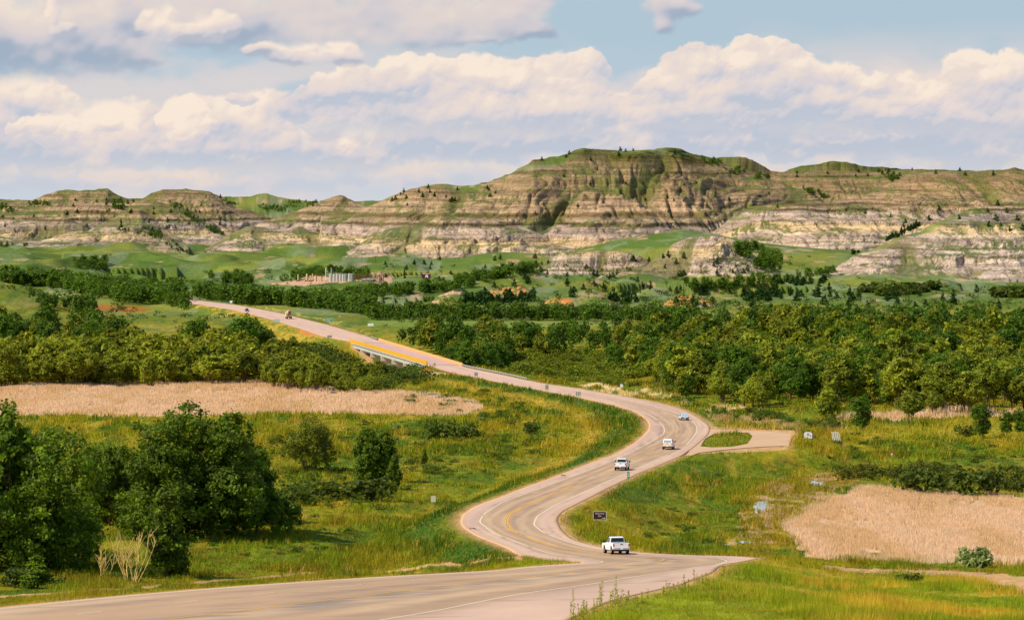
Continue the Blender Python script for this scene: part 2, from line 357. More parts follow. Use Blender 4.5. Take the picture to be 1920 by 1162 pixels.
def hit(u, v):
    """ground point seen at photo position (u, v)"""
    j = int(np.clip(np.searchsorted(GU, u), 1, len(GU) - 1)); j = j if abs(GU[j] - u) < abs(GU[j - 1] - u) else j - 1
    vm = _VM[:, j]
    i = int(np.searchsorted(-vm, -v)); i = min(max(i, 1), len(GD) - 1)
    vp0 = VH + F * (ZC - GZ[i - 1, j]) / GD[i - 1]; vp1 = VH + F * (ZC - GZ[i, j]) / GD[i]
    f = 1.0 if vp0 <= vp1 else min(max((vp0 - v) / (vp0 - vp1), 0), 1)
    D = GD[i - 1] + f * (GD[i] - GD[i - 1]); z = GZ[i - 1, j] + f * (GZ[i, j] - GZ[i - 1, j])
    return np.array([(u - U0) * D / F, D, z])
def gz(X, D): return float(terrain(np.array([float(X)]), np.array([float(D)]))[0])
def world_poly(pts): return np.array([hit(u, v)[:2] for (u, v) in pts])
def in_poly(X, Y, P):
    r = np.zeros(X.shape, bool)
    b = (X >= P[:, 0].min()) & (X <= P[:, 0].max()) & (Y >= P[:, 1].min()) & (Y <= P[:, 1].max())
    if not b.any(): return r
    x = X[b]; y = Y[b]; ins = np.zeros(x.shape, bool)
    n = len(P)
    for i in range(n):
        x0, y0 = P[i]; x1, y1 = P[(i + 1) % n]
        if y0 == y1: continue
        c = ((y0 > y) != (y1 > y)) & (x < (x1 - x0) * (y - y0) / (y1 - y0) + x0)
        ins ^= c
    r[b] = ins
    return r
def tag(o, label=None, cat=None, group=None, kind=None):
    if label: o['label'] = label
    if cat: o['category'] = cat
    if group: o['group'] = group
    if kind: o['kind'] = kind
    return o
def fast_mesh(name, V, Fc, nper, cols=None, smooth=False, mats=()):
    """mesh from numpy arrays, faces all with nper corners; cols = per-vertex rgb"""
    me = bpy.data.meshes.new(name)
    V = np.asarray(V, np.float32); Fc = np.asarray(Fc, np.int32)
    me.vertices.add(len(V)); me.vertices.foreach_set('co', V.ravel())
    me.loops.add(Fc.size); me.loops.foreach_set('vertex_index', Fc.ravel())
    me.polygons.add(len(Fc)); me.polygons.foreach_set('loop_start', np.arange(0, Fc.size, nper, dtype=np.int32))
    try: me.polygons.foreach_set('loop_total', np.full(len(Fc), nper, np.int32))
    except Exception: pass
    me.polygons.foreach_set('use_smooth', np.full(len(Fc), smooth))
    if cols is not None:
        a = me.attributes.new('col', 'FLOAT_COLOR', 'POINT')
        c = np.ones((len(V), 4), np.float32); c[:, :cols.shape[1]] = cols
        a.data.foreach_set('color', c.ravel())
    for m in mats: me.materials.append(m)
    me.update(calc_edges=True)
    return me

# ------------------------------------------------------------------ banks of cumulus on the far sky backdrop
def worley(x, y, seed=0.0):
    xi = np.floor(x); yi = np.floor(y); best = np.full(x.shape, 9.0)
    for i in (-1, 0, 1):
        for j in (-1, 0, 1):
            gx = xi + i; gy = yi + j
            a = _L[gx.astype(np.int64) & 255, (gy + int(seed)).astype(np.int64) & 255]
            b = _L[(gy + 31).astype(np.int64) & 255, (gx + 57 + int(seed)).astype(np.int64) & 255]
            best = np.minimum(best, (gx + a - x) ** 2 + (gy + b - y) ** 2)
    return best
def bumps(x, y, seed):      # cauliflower relief, 0..1
    s = np.sqrt(np.clip(1.15 - worley(x, y, seed), 0, 2))
    return s
def box(a, k):
    for ax in (0, 1):
        p = [(0, 0), (0, 0)]; p[ax] = (k + 1, k)
        c = np.cumsum(np.pad(a, p, mode='edge'), axis=ax)
        a = (np.take(c, range(2 * k + 1, c.shape[ax]), ax) - np.take(c, range(0, c.shape[ax] - 2 * k - 1), ax)) / (2 * k + 1)
    return a
def build_sky():
    st = 1.7
    us = np.arange(-760, 2700, st); vs = np.arange(-330, 402, st)
    U, V = np.meshgrid(us, vs)
    soft = fbm(U / 210 + 3, V / 90 + 5, 5); soft2 = fbm(U / 60 + 30, V / 30 + 5, 4); fine = fbm(U / 22 + 9, V / 16 + 2, 4, .6)
    lc = lambda *c: np.array(lin(*c)[:3])
    h = np.clip((380 - V) / 380.0, 0, 2)
    k = sst(h, 0, .95)[..., None]
    img = lc(202, 210, 220) * (1 - k) + lc(176, 198, 212) * k
    veil = sst(soft + .25 * (1 - h) - .1 * soft2, .42, .72) * (1 - sst(h, .60, .95)) * .8
    img = img + (lc(224, 214, 212) - img) * veil[..., None]
    TOP = lc(250, 233, 216); LIT = lc(234, 219, 211); SHD = lc(215, 209, 214); BAS = lc(190, 198, 212)
    def bank(blobs, base, bw, hgt, cols, warp=1.0, rel=1.0, soften=0, seed=1, alpha=.97, bump=1.0, edge=.10):
        nonlocal img
        top_c, lit_c, shd_c, bas_c = cols
        wu = U + 26 * warp * (fbm(U / 55 + seed, V / 55, 4) - .5) + 8 * warp * (fine - .5)
        wv = V + 22 * warp * (fbm(U / 50 + seed + 40, V / 50, 4) - .5) + 7 * warp * (fbm(U / 12 + seed, V / 12, 3) - .5)
        f = np.full(U.shape, -5.0); topv = np.full(U.shape, 0.0)
        for (cu, cv, ru, rv) in blobs:
            d = 1 - np.sqrt(((wu - cu) / ru) ** 2 + ((wv - cv) / rv) ** 2)
            f = np.logaddexp(f * 7, d * 7) / 7
        B = .52 * bumps(wu / 62, wv / 52, seed) + .29 * bumps(wu / 27 + 5, wv / 25, seed + 9) + .14 * bumps(wu / 12, wv / 11, seed + 3) + .05 * bumps(wu / 4.3, wv / 4, seed + 5)
        g = f + (B - .80) * 1.0 * bump
        H = np.sqrt(np.clip(g + .05, 0, 4)) * 46 * rel + box(B, 1) * 19 * rel
        gx = np.gradient(H, st, axis=1); gy = np.gradient(H, st, axis=0)
        nl = np.sqrt(gx ** 2 + gy ** 2 + 1)
        lam = (gx * .45 + gy * .72 + .50) / nl
        lam = .45 * lam + .55 * box(lam, 4)
        by = (base - V) + 26 * (soft2 - .5) + 16 * (soft - .5)
        hh = np.clip(by / hgt, 0, 1)
        q = .50 * np.clip(lam, -.2, 1) + .60 * hh - .13 + .75 * (soft - .5) + .5 * (soft2 - .5)
        if soften: q = box(q, soften)
        c = bas_c + (shd_c - bas_c) * sst(q, .05, .38)[..., None]
        c = c + (lit_c - c) * sst(q, .30, .66)[..., None]
        c = c + (top_c - c) * sst(q, .62, .98)[..., None]
        e_ = edge * (.6 + (2.6 if soften < 3 else .9) * sst(soft2, .4, .65))
        a = sst(g / e_, 0, 1) * sst(by, -bw * 1.6, bw * 2.6) * alpha
        if soften: a = box(a, max(1, soften // 2))
        img = img + (c - img) * a[..., None]
    HZ = (lc(236, 220, 208), lc(229, 216, 208), lc(213, 210, 215), lc(200, 205, 216))
    G = (TOP, LIT, SHD, BAS)
    bank([(60, 330, 200, 34), (330, 335, 220, 36), (560, 322, 160, 40), (860, 326, 220, 36), (1150, 320, 260, 32), (1480, 305, 300, 42), (1800, 306, 260, 40), (-250, 330, 260, 44), (-600, 320, 260, 50), (2200, 312, 280, 44), (2600, 310, 280, 44)],
         372, 9, 70, HZ, seed=4, soften=1, edge=.3, rel=.7)
    bank([(-500, 260, 400, 110), (-60, 262, 330, 84), (330, 262, 300, 70), (640, 250, 260, 80), (1000, 262, 300, 76), (1400, 240, 330, 96), (1800, 220, 330, 120), (2200, 220, 330, 120)],
         352, 26, 170, (LIT, lc(232, 221, 214), lc(222, 216, 216), lc(206, 211, 220)), seed=51, edge=.8, soften=3, bump=.8, rel=.6, alpha=.9)
    bank([(100, 285, 190, 40), (450, 285, 190, 40), (650, 292, 120, 34), (20, 190, 110, 52), (-120, 240, 200, 84), (200, 240, 115, 52), (120, 265, 150, 44), (430, 235, 140, 60), (500, 205, 54, 34), (640, 262, 60, 34), (560, 278, 140, 30),
          (860, 268, 250, 40), (1080, 222, 130, 42), (1280, 245, 190, 56), (1520, 245, 200, 56), (1800, 240, 260, 84), (1700, 200, 120, 50), (2150, 230, 240, 90), (2500, 220, 200, 90), (-480, 230, 200, 90)],
         326, 20, 160, G, seed=7, edge=.18, soften=1)
    bank([(605, 240, 50, 26), (575, 226, 34, 16), (662, 262, 36, 36), (700, 262, 24, 30), (125, 244, 95, 28), (215, 232, 44, 32), (1400, 214, 60, 14), (1180, 212, 110, 16), (890, 232, 56, 16), (1110, 210, 50, 16), (1370, 225, 60, 16),
          (1700, 208, 100, 40), (1850, 212, 80, 36), (1560, 240, 70, 24), (350, 225, 50, 40)], 296, 14, 80, (TOP, TOP, LIT, SHD), seed=12, edge=.16, bump=1.2)
    bank([(130, 300, 170, 7), (460, 297, 120, 5), (860, 279, 150, 6), (1310, 250, 120, 6), (1620, 262, 100, 6), (1350, 252, 90, 6)], 320, 30, 100, (SHD, BAS, BAS, BAS), seed=3, edge=.8, alpha=.7, soften=2, bump=.5)
    bank([(700, 222, 170, 44), (880, 222, 200, 46), (1060, 212, 110, 46), (700, 172, 130, 46), (620, 182, 56, 28), (752, 130, 50, 22), (800, 145, 80, 34), (900, 150, 100, 46), (985, 150, 60, 40), (1050, 148, 80, 48), (1112, 124, 30, 32), (562, 215, 40, 18), (455, 185, 30, 10)],
         258, 18, 130, G, seed=17, edge=.10, bump=1.0)
    bank([(1330, 210, 160, 46), (1490, 212, 130, 46), (1660, 218, 120, 42), (1850, 224, 150, 46), (1310, 140, 66, 48), (1265, 172, 60, 40), (1340, 120, 40, 28), (1430, 118, 72, 48), (1415, 88, 36, 22), (1480, 160, 84, 54), (1390, 182, 130, 34), (1570, 152, 50, 36), (1640, 165, 50, 26), (1560, 185, 60, 30),
          (1720, 190, 80, 34), (1700, 170, 44, 16), (1850, 120, 70, 26), (1860, 150, 90, 40), (1880, 195, 120, 50), (2050, 150, 120, 70), (2300, 160, 140, 70), (-380, 150, 160, 60)],
         266, 18, 150, G, seed=23, edge=.09, bump=1.0)
    D_ = (lc(240, 224, 210), lc(224, 212, 208), lc(206, 202, 209), lc(162, 177, 196))
    bank([(-60, 66, 330, 104), (110, 70, 210, 90), (230, 50, 130, 80), (-300, 60, 300, 90), (700, -60, 560, 80), (200, -80, 560, 110), (1100, -60, 300, 50)], 150, 15, 140, D_, seed=31, edge=.45, soften=3, bump=.35, rel=.6)
    bank([(400, 36, 210, 74), (560, 44, 200, 64), (700, 44, 210, 58), (850, 34, 170, 50), (960, 24, 90, 38), (900, 76, 56, 9), (1260, 10, 60, 26), (1240, 45, 26, 20), (1000, 60, 56, 18), (200, 188, 50, 7), (1600, 145, 90, 8)], 106, 16, 130, D_, seed=36, edge=.5, soften=3, bump=.4, rel=.5)
    bank([(580, 100, 90, 26), (640, 102, 40, 24), (510, 92, 50, 12)], 130, 9, 44, (TOP, LIT, SHD, lc(178, 184, 198)), seed=41, edge=.25, rel=.8, soften=1, bump=.9)
    bank([(300, 50, 42, 32), (350, 60, 60, 24), (400, 48, 46, 24), (318, 22, 22, 18), (282, 32, 16, 14), (95, 22, 12, 30), (115, 60, 26, 18)], 90, 9, 46, (TOP, LIT, SHD, lc(186, 190, 202)), seed=44, edge=.25, rel=.9, soften=1)
    R_ = 42000.0
    X = (U - U0) / F * R_; Y = np.full(U.shape, R_); Z = ZC + (VH - V) / F * R_
    n, m = U.shape
    i = (np.arange(n - 1)[:, None] * m + np.arange(m - 1)[None, :]).ravel()
    Fc = np.stack([i + m, i + m + 1, i + 1, i], 1)
    mt = bpy.data.materials.new("cloudy_sky"); mt.use_nodes = True
    t = NT(mt.node_tree); out = t.n.new('ShaderNodeOutputMaterial'); e = t.n.new('ShaderNodeEmission')
    t.put(e.inputs[0], t.attr('col').outputs['Color']); e.inputs[1].default_value = SKYK
    t.t.links.new(e.outputs[0], out.inputs[0])
    mt.cycles.emission_sampling = 'NONE'
    me = fast_mesh("sky", np.stack([X.ravel(), Y.ravel(), Z.ravel()], 1), Fc, 4, img.reshape(-1, 3), False, (mt,))
    o = bpy.data.objects.new("sky", me); col.objects.link(o); o['kind'] = 'structure'
SKYK = 0.93
build_sky()
# ------------------------------------------------------------------ land cover (world polygons found once on the ground)
REED_L = world_poly([(-300, 722), (0, 722), (150, 720), (380, 717), (480, 714), (560, 722), (640, 728), (700, 733), (780, 740), (850, 748), (905, 764), (880, 774), (760, 777), (600, 775), (440, 777), (180, 779), (0, 777), (-300, 777)])
REED_R = world_poly([(1472, 992), (1500, 1015), (1530, 1040), (1560, 1048), (1640, 1036), (1760, 1055), (1900, 1058), (2200, 1060), (2200, 922), (1920, 932), (1800, 930), (1700, 922), (1620, 912), (1590, 925), (1560, 935), (1520, 958), (1490, 975)])
REED_F = world_poly([(1560, 778), (1700, 775), (1850, 771), (2100, 768), (2100, 776), (1850, 781), (1700, 786), (1590, 788)])
TRACK_L = world_poly([(-200, 1128), (0, 1116), (200, 1102), (400, 1085), (640, 1070), (800, 1057), (900, 1050), (975, 1043), (985, 1050), (900, 1055), (800, 1062), (640, 1075), (400, 1091), (200, 1108), (0, 1122), (-200, 1134)])
TRACK_R = world_poly([(1540, 1060), (1640, 1064), (1760, 1070), (1840, 1074), (1920, 1080), (2100, 1092), (2100, 1150), (1920, 1114), (1860, 1095), (1800, 1083), (1700, 1074), (1540, 1064)])
SAND = world_poly([(1075, 722), (1120, 716), (1150, 722), (1230, 733), (1300, 752), (1400, 765), (1330, 768), (1240, 752), (1150, 740), (1090, 730)])
MARSH = world_poly([(1330, 772), (1400, 778), (1480, 786), (1560, 795), (1600, 808), (1580, 812), (1500, 805), (1400, 798), (1340, 790)])
SWAMP = world_poly([(1380, 1010), (1400, 930), (1440, 905), (1520, 890), (1600, 880), (1640, 885), (1600, 905), (1560, 925), (1500, 960), (1470, 990), (1480, 1020), (1440, 1030)])
ISLE = [(1313, 836), (1322, 822), (1338, 813), (1380, 810), (1405, 811), (1411, 817), (1402, 831), (1372, 837), (1335, 838)]
ISLEW = np.array([on_road(u, v)[:2] for u, v in ISLE])
SCORIA_L = world_poly([(175, 570), (260, 574), (285, 583), (230, 586), (180, 583)])
DRYBANK = world_poly([(380, 569), (470, 583), (560, 612), (620, 630), (600, 640), (520, 636), (500, 618), (470, 600), (400, 583), (360, 574)])
DRYBANK_R = world_poly([(420, 566), (520, 578), (620, 602), (700, 628), (690, 630), (600, 600), (500, 577)])
REDPATCH = world_poly([(552, 622), (580, 619), (606, 627), (585, 631)])
JUNC = world_poly([(800, 690), (830, 700), (880, 706), (850, 700), (812, 697), (780, 700), (760, 699), (740, 700), (735, 698), (790, 695)])
SANDPATH = world_poly([(720, 699), (800, 697), (835, 699), (835, 702), (780, 702), (720, 703)])
PAD_IND = world_poly([(500, 529), (560, 524), (660, 520), (740, 524), (730, 531), (640, 531), (520, 533)])
SANDBAR = world_poly([(525, 548), (560, 545), (610, 541), (628, 540), (622, 546), (570, 549), (530, 551)])
BROWN_R = world_poly([(1840, 760), (2100, 760), (2100, 830), (1700, 818), (1560, 812), (1600, 800), (1750, 800)])
MEADOW_C = world_poly([(690, 600), (960, 600), (1150, 604), (1150, 610), (960, 613), (700, 611)])

C_GRASS = np.array(lin(142, 136, 22)[:3]); C_GREEN = np.array(lin(112, 124, 18)[:3]); C_LUSH = np.array(lin(78, 104, 16)[:3])
C_GOLD = np.array(lin(196, 158, 56)[:3]); C_OCHRE = np.array(lin(152, 124, 26)[:3]); C_BROWN = np.array(lin(104, 74, 22)[:3])
C_REED = np.array(lin(224, 188, 146)[:3]); C_REEDP = np.array(lin(234, 200, 168)[:3]); C_TRACK = np.array(lin(206, 160, 112)[:3])
C_SAND = np.array(lin(226, 196, 150)[:3]); C_MUD = np.array(lin(178, 146, 104)[:3]); C_ORANGE = np.array(lin(206, 130, 62)[:3])
C_SAGE = np.array(lin(126, 138, 96)[:3]); C_FARG = np.array(lin(92, 114, 42)[:3]); C_FARY = np.array(lin(136, 138, 54)[:3]); C_PINK = np.array(lin(206, 160, 132)[:3])
def mixc(c, k, w): return c + (k - c) * w[:, None]

# strata of the badlands: (metres relative to the eye, colour)
_st = [(-75, (190, 166, 146)), (-60, (196, 172, 152)), (-58.8, (140, 112, 86)), (-57.8, (202, 178, 156)), (-53.5, (196, 172, 150)), (-52.6, (118, 94, 68)), (-51.6, (204, 180, 154)), (-48, (186, 160, 140)), (-46, (164, 140, 122)),
       (-44, (202, 178, 152)), (-41, (206, 180, 146)), (-40, (202, 172, 134)), (-36, (206, 178, 138)), (-34.5, (196, 166, 128)), (-33.8, (128, 102, 74)), (-33, (186, 162, 142)), (-29, (172, 148, 130)), (-26, (190, 166, 146)), (-24, (172, 150, 132)), (-23, (120, 98, 70)), (-21, (112, 94, 64)),
       (-19, (188, 160, 132)), (-16, (160, 134, 108)), (-14, (120, 98, 66)), (-11, (128, 104, 74)), (-9, (182, 152, 120)), (-5, (176, 144, 110)), (-4, (118, 92, 64)), (-3, (176, 144, 110)), (2, (180, 148, 110)), (3, (142, 112, 80)),
       (5, (174, 142, 104)), (11, (164, 132, 96)), (12, (112, 88, 60)), (13.5, (172, 138, 100)), (19, (162, 130, 94)), (24, (146, 116, 82)), (27, (166, 136, 100)), (30, (154, 122, 88)), (32, (106, 86, 56)), (35, (162, 134, 98)), (42, (140, 114, 78)),
       (46, (122, 100, 62)), (52, (100, 88, 46)), (60, (94, 88, 42)), (90, (94, 88, 42))]
STZ = np.array([s[0] for s in _st], float); STC = np.array([lin(*s[1])[:3] for s in _st])

def landcover(X, D, Z, rock, gul, tt, slope):
    """albedo and a roughness-of-cover code for every ground point"""
    n = X.size
    N = D + 7.0 * (Z - ZC)
    big = fbm(X / 26 + 4, N / 150 + 2, 5); med = fbm(X / 6 + 30, N / 34 + 11, 5); fin = fbm(X / 1.3 + 3, N / 5 + 7, 4); hug = fbm(X / 110 + 1, N / 260 + 5, 3)
    c = np.tile(C_GRASS, (n, 1))
    c = mixc(c, C_GREEN, sst(big, .46, .60))
    c = mixc(c, C_LUSH, sst(med, .56, .68) * .8)
    c = mixc(c, C_OCHRE, sst(1 - med, .54, .66) * .38)
    c = mixc(c, C_GOLD, sst(fbm(X / 4 + 60, N / 40 + 40, 5, .6) + .30 * (hug - .5), .60, .76) * .42)
    c = mixc(c, C_BROWN, sst(fbm(X / 2.5 + 90, N / 7 + 10, 3), .60, .75) * .45)
    # near field bottom right is bright and grassy
    nr = (1 - sst(D, 330, 440)) * (X > 0)
    c = mixc(c, np.array(lin(134, 146, 24)[:3]), nr * .75); c = mixc(c, C_GOLD, nr * sst(fbm(X / 5 + 30, D / 12 + 11, 4), .44, .60) * .8 * sst(X, 12, 26))
    # distance: cooler range land, sage and yellow hills
    far = sst(D, 1500, 2300)
    cf = np.tile(C_FARG, (n, 1)); cf = mixc(cf, C_FARY, sst(hug, .45, .62) * .8); cf = mixc(cf, C_SAGE, sst(fbm(X / 22 + 7, N / 130 + 3, 5), .50, .62) * .75)
    cf = mixc(cf, C_LUSH, sst(fbm(X / 38 + 70, N / 210 + 30, 5), .54, .66) * .6); cf = mixc(cf, C_PINK, sst(fbm(X / 16 + 170, N / 60 + 130, 4), .69, .76) * .5)
    c = c * (1 - far[:, None]) + cf * far[:, None]
    # roadside: lush strip on the bank, then dry strip
    m = (D > 400) & (D < 2400)
    Dq = np.clip(D, 171, 2390); xl = XL(Dq); xr = XR(Dq)
    pad = sst(D, 705, 728) * (1 - sst(D, 812, 835)); xr = np.maximum(xr, (52 + (D - 727) * 6.5 / 73.0) * pad + xr * (1 - pad))
    dl = np.maximum(xl - X, 0); dr = np.maximum(X - xr, 0)
    wob = (med - .5) * 6
    s = np.exp(-((dl - 5 + wob) / 4.0) ** 2) * (X < xl) * (D < 1300); c = mixc(c, np.array(lin(56, 92, 18)[:3]), s * .85 * m)
    s = np.exp(-((dl - 12 + wob) / 2.5) ** 2) * (X < xl) * (D < 1500) * sst(D, 560, 700); c = mixc(c, C_GOLD, s * .5 * m * sst(big, .4, .55))
    s = np.exp(-((dl - 5 + wob) / 3.5) ** 2) * (X < xl) * (D > 1500) * (D < 2300); c = mixc(c, C_GREEN, s * .8)
    for P, cc in ((DRYBANK, C_GOLD), (DRYBANK_R, np.array(lin(190, 168, 84)[:3]))):
        k = in_poly(X + wob, D + wob * 9, P).astype(float); c = mixc(c, cc, k * sst(fin + med, .8, 1.1) * .8)
    k = in_poly(X + wob * .5, D + wob * 4, SCORIA_L).astype(float); c = mixc(c, np.array(lin(170, 100, 30)[:3]), k * .8)
    k = in_poly(X + wob * .2, D + wob, REDPATCH).astype(float); c = mixc(c, C_ORANGE, k * .9)
    w2 = (med - .5) * 5 + (fin - .5) * 3
    for P, cc, st in ((SANDPATH, C_SAND, .75), (JUNC, C_ORANGE, .7), (SANDBAR, C_SAND, .8), (PAD_IND, C_PINK, .8)):
        k = in_poly(X + w2 * .2, D + w2, P).astype(float); c = mixc(c, cc, k * st)
    k = in_poly(X + w2, D + w2 * 6, SAND).astype(float) * sst(fbm(X / 3 + 5, N / 24 + 8, 4), .42, .52); c = mixc(c, C_SAND, k * .85)
    k = in_poly(X + w2, D + w2 * 6, MARSH).astype(float) * sst(fbm(X / 4 + 5, N / 9 + 8, 4), .44, .50); c = mixc(c, C_MUD, k * .85)
    k = in_poly(X + w2, D + w2 * 6, BROWN_R).astype(float); c = mixc(c, np.array(lin(166, 152, 44)[:3]), k * sst(big + med, .75, 1.05) * .7)
    k = in_poly(X + w2, D + w2 * 4, SWAMP).astype(float); c = mixc(c, C_OCHRE, k * .6); c = mixc(c, C_MUD, k * sst(fbm(X / 2.2 + 5, N / 5 + 8, 4), .56, .64) * .9)
    k = in_poly(X, D + w2 * 6, MEADOW_C).astype(float); c = mixc(c, np.array(lin(120, 142, 62)[:3]), k * .7)
    k = in_poly(X, D, ISLEW).astype(float); c = mixc(c, np.array(lin(120, 124, 24)[:3]), k)
    for P in (REED_L, REED_R, REED_F):
        k = in_poly(X + w2 * .8, D + w2 * 4, P).astype(float); c = mixc(c, C_REED * .8, k)
    e = (fin - .5) * 1.2
    for P in (TRACK_L, TRACK_R):
        k = in_poly(X + e, D + e * 3, P).astype(float); c = mixc(c, C_TRACK, k * (.95 - .25 * sst(fin, .5, .7)))
    # gravel fringe right beside the pavement
    dd = np.maximum(dl, dr); fr = np.exp(-(dd / (0.8 + 1.4 * (med - .3).clip(0))) ** 2) * (D < 2300); c = mixc(c, C_TRACK, fr * .8 * (1 - in_poly(X, D, ISLEW)))
    kf = (rock > 2.2) & (tt < 1.1)
    # badland rock
    zr = Z - ZC + (fbm(X / 420 + 2, N / 700, 2) - .5) * 8 + (fbm(X / 45 + 2, D / 60, 4) - .5) * 4.5 + (fin - .5) * 1.6
    zr = zr - 17 * sst(U0 + F * X / D, 1320, 1420) * (1 - sst(zr, -6, 8)) * sst(D, 2500, 2600)
    rc = np.stack([np.interp(zr, STZ, STC[:, i]) for i in range(3)], 1)
    avg = np.array(lin(172, 142, 108)[:3]); brk = sst(fbm(X / 24 + 9, zr / 5, 4), .36, .62)[:, None]; bl = (.25 - .25 * brk) * sst(zr, -40, -10)[:, None]; rc = rc * (1 - bl) + avg * bl; sc = (.85 + .85 * fbm(X / 90 + 5, N / 300, 3))[:, None]; rc = avg * (1 + .20 * (1 - sst(zr, -40, -4)))[:, None] * (1 - sc) + rc * sc * (1 - .10 * (1 - sst(zr, -40, -10)))[:, None]
    rc = rc * (0.76 + .48 * fbm(X / 9, N / 14, 5, .6))[:, None]
    g1 = fbm(X / 34 + 8, N / 60 + 9, 4); g2 = fbm(X / 8 + 48, N / 14 + 9, 3)
    veg = sst(.70 - slope * 1.0 + (g1 - .5) * 1.7 + (g2 - .5) * .8, .46, .70)
    gg = sst(.24 - gul + (g2 - .5) * .22, .0, .14); veg = np.maximum(veg, gg * .9)
    band = sst(zr, -14, 22) * .32 + np.exp(-((zr + 15) / 5.0) ** 2) * .38 + np.exp(-((zr - 15) / 4.0) ** 2) * .1 + sst(zr, 40, 58) * .5
    veg = np.clip(veg + band * sst(g2, .42, .6), 0, 1)
    veg = np.maximum(veg, sst(tt, .97, 1.03) * sst(g1, .34, .5))
    vc = mixc(np.tile(np.array(lin(94, 90, 44)[:3]), (n, 1)), np.array(lin(82, 98, 40)[:3]), sst(g1, .42, .58)); vc = mixc(vc, np.array(lin(132, 124, 56)[:3]), sst(g2, .52, .66) * .6)
    w_ = sst(zr, -20, 5)[:, None]; rc = rc * (np.array([1.06, 1.03, .93]) * (1 - w_) + np.array([.95, .98, 1.0]) * w_); rcv = rc + (vc - rc) * (veg * .88)[:, None]
    org = np.tile(C_ORANGE, (n, 1)); org = mixc(org, np.array(lin(214, 158, 110)[:3]), sst(g2, .48, .6)); org = mixc(org, C_FARG, sst(g1 + g2, 1.0, 1.15))
    pnk = np.tile(C_PINK, (n, 1)); pnk = mixc(pnk, C_FARG, sst(g1 + g2, 1.0, 1.1))
    r1 = np.clip(rock, 0, 1) * (rock <= 1.2); c = c + (rcv - c) * r1[:, None]
    r2 = ((rock > 1.2) & (rock <= 2.2) & (tt < 1.1)).astype(float); c = c + (org - c) * (r2 * sst(fin + med, .8, 1.0))[:, None]
    r3 = ((rock > 2.2) & (tt < 1.1)).astype(float); c = c + (pnk - c) * (r3 * sst(fin + med, .8, 1.0))[:, None]
    c = c * (0.70 + .60 * fin)[:, None]
    return np.clip(c, 0, .85) * GAIN, r1 * (1 - .6 * veg)
GAIN = 0.88

def ground_material():
    m = bpy.data.materials.new("ground_cover"); m.use_nodes = True
    t = NT(m.node_tree); out = t.n.new('ShaderNodeOutputMaterial'); b = t.n.new('ShaderNodeBsdfPrincipled')
    b.inputs['Roughness'].default_value = 0.95; b.inputs['Specular IOR Level'].default_value = 0.1
    a = t.attr('col'); tc = t.n.new('ShaderNodeTexCoord'); P = tc.outputs['Object']
    rk = a.outputs['Alpha']
    geo = t.n.new('ShaderNodeNewGeometry'); x, y, z = t.sep(P)
    # thin beds follow height
    wz = t.math('MULTIPLY', t.math('SUBTRACT', t.noise(P, 0.03, 3, 0.6), 0.5), 4.0)
    Q = t.comb(t.math('MULTIPLY', x, 0.02), t.math('MULTIPLY', y, 0.02), t.math('ADD', z, wz))
    s1 = t.noise(Q, 1.1, 3, 0.7); s2 = t.noise(Q, 0.35, 2, 0.6)
    beds = t.math('ADD', t.math('MULTIPLY', s1, 0.9), t.math('MULTIPLY', s2, 0.9))
    beds = t.math('ADD', t.math('MULTIPLY', t.math('SUBTRACT', beds, 0.9), 1.7), 1.0)
    g = t.noise(P, 0.9, 4, 0.65); g2 = t.noise(P, 4.5, 3, 0.6)
    base = t.mix(rk, (1, 1, 1, 1), t.comb(beds, beds, beds))
    cmul = t.mix(1.0, a.outputs['Color'], base, 'MULTIPLY')
    v = t.math('ADD', t.math('MULTIPLY', g, 0.9), t.math('MULTIPLY', g2, 0.5)); v = t.math('ADD', v, 0.3)
    cmul = t.mix(1.0, cmul, t.comb(v, v, v), 'MULTIPLY')
    # scattered dark sagebrush dots on the clay
    sp = t.noise(P, 0.33, 2, 0.5); sp2 = t.noise(t.vec('ADD', P, (40, 10, 0)), 0.045, 3, 0.5)
    k = t.math('MULTIPLY', t.math('MULTIPLY', t.sstep(sp, 0.55, 0.62), t.sstep(sp2, 0.40, 0.58)), t.math('MULTIPLY', rk, 0.8))
    cmul = t.mix(k, cmul, lin(72, 70, 34))
    t.put(b.inputs['Base Color'], cmul)
    bp = t.n.new('ShaderNodeBump'); bp.inputs['Strength'].default_value = 0.7; bp.inputs['Distance'].default_value = 0.6
    fl = t.noise(t.vec('MULTIPLY', P, (0.55, 0.10, 0.05)), 1.0, 4, 0.65)
    h = t.math('ADD', t.noise(P, 0.5, 5, 0.65), t.math('ADD', t.math('MULTIPLY', beds, t.math('MULTIPLY', rk, 0.5)), t.math('MULTIPLY', fl, t.math('MULTIPLY', rk, 4.0))))
    t.put(bp.inputs['Height'], h); t.t.links.new(bp.outputs[0], b.inputs['Normal'])
    t.t.links.new(b.outputs[0], out.inputs[0])
    return m
M_GROUND = ground_material()

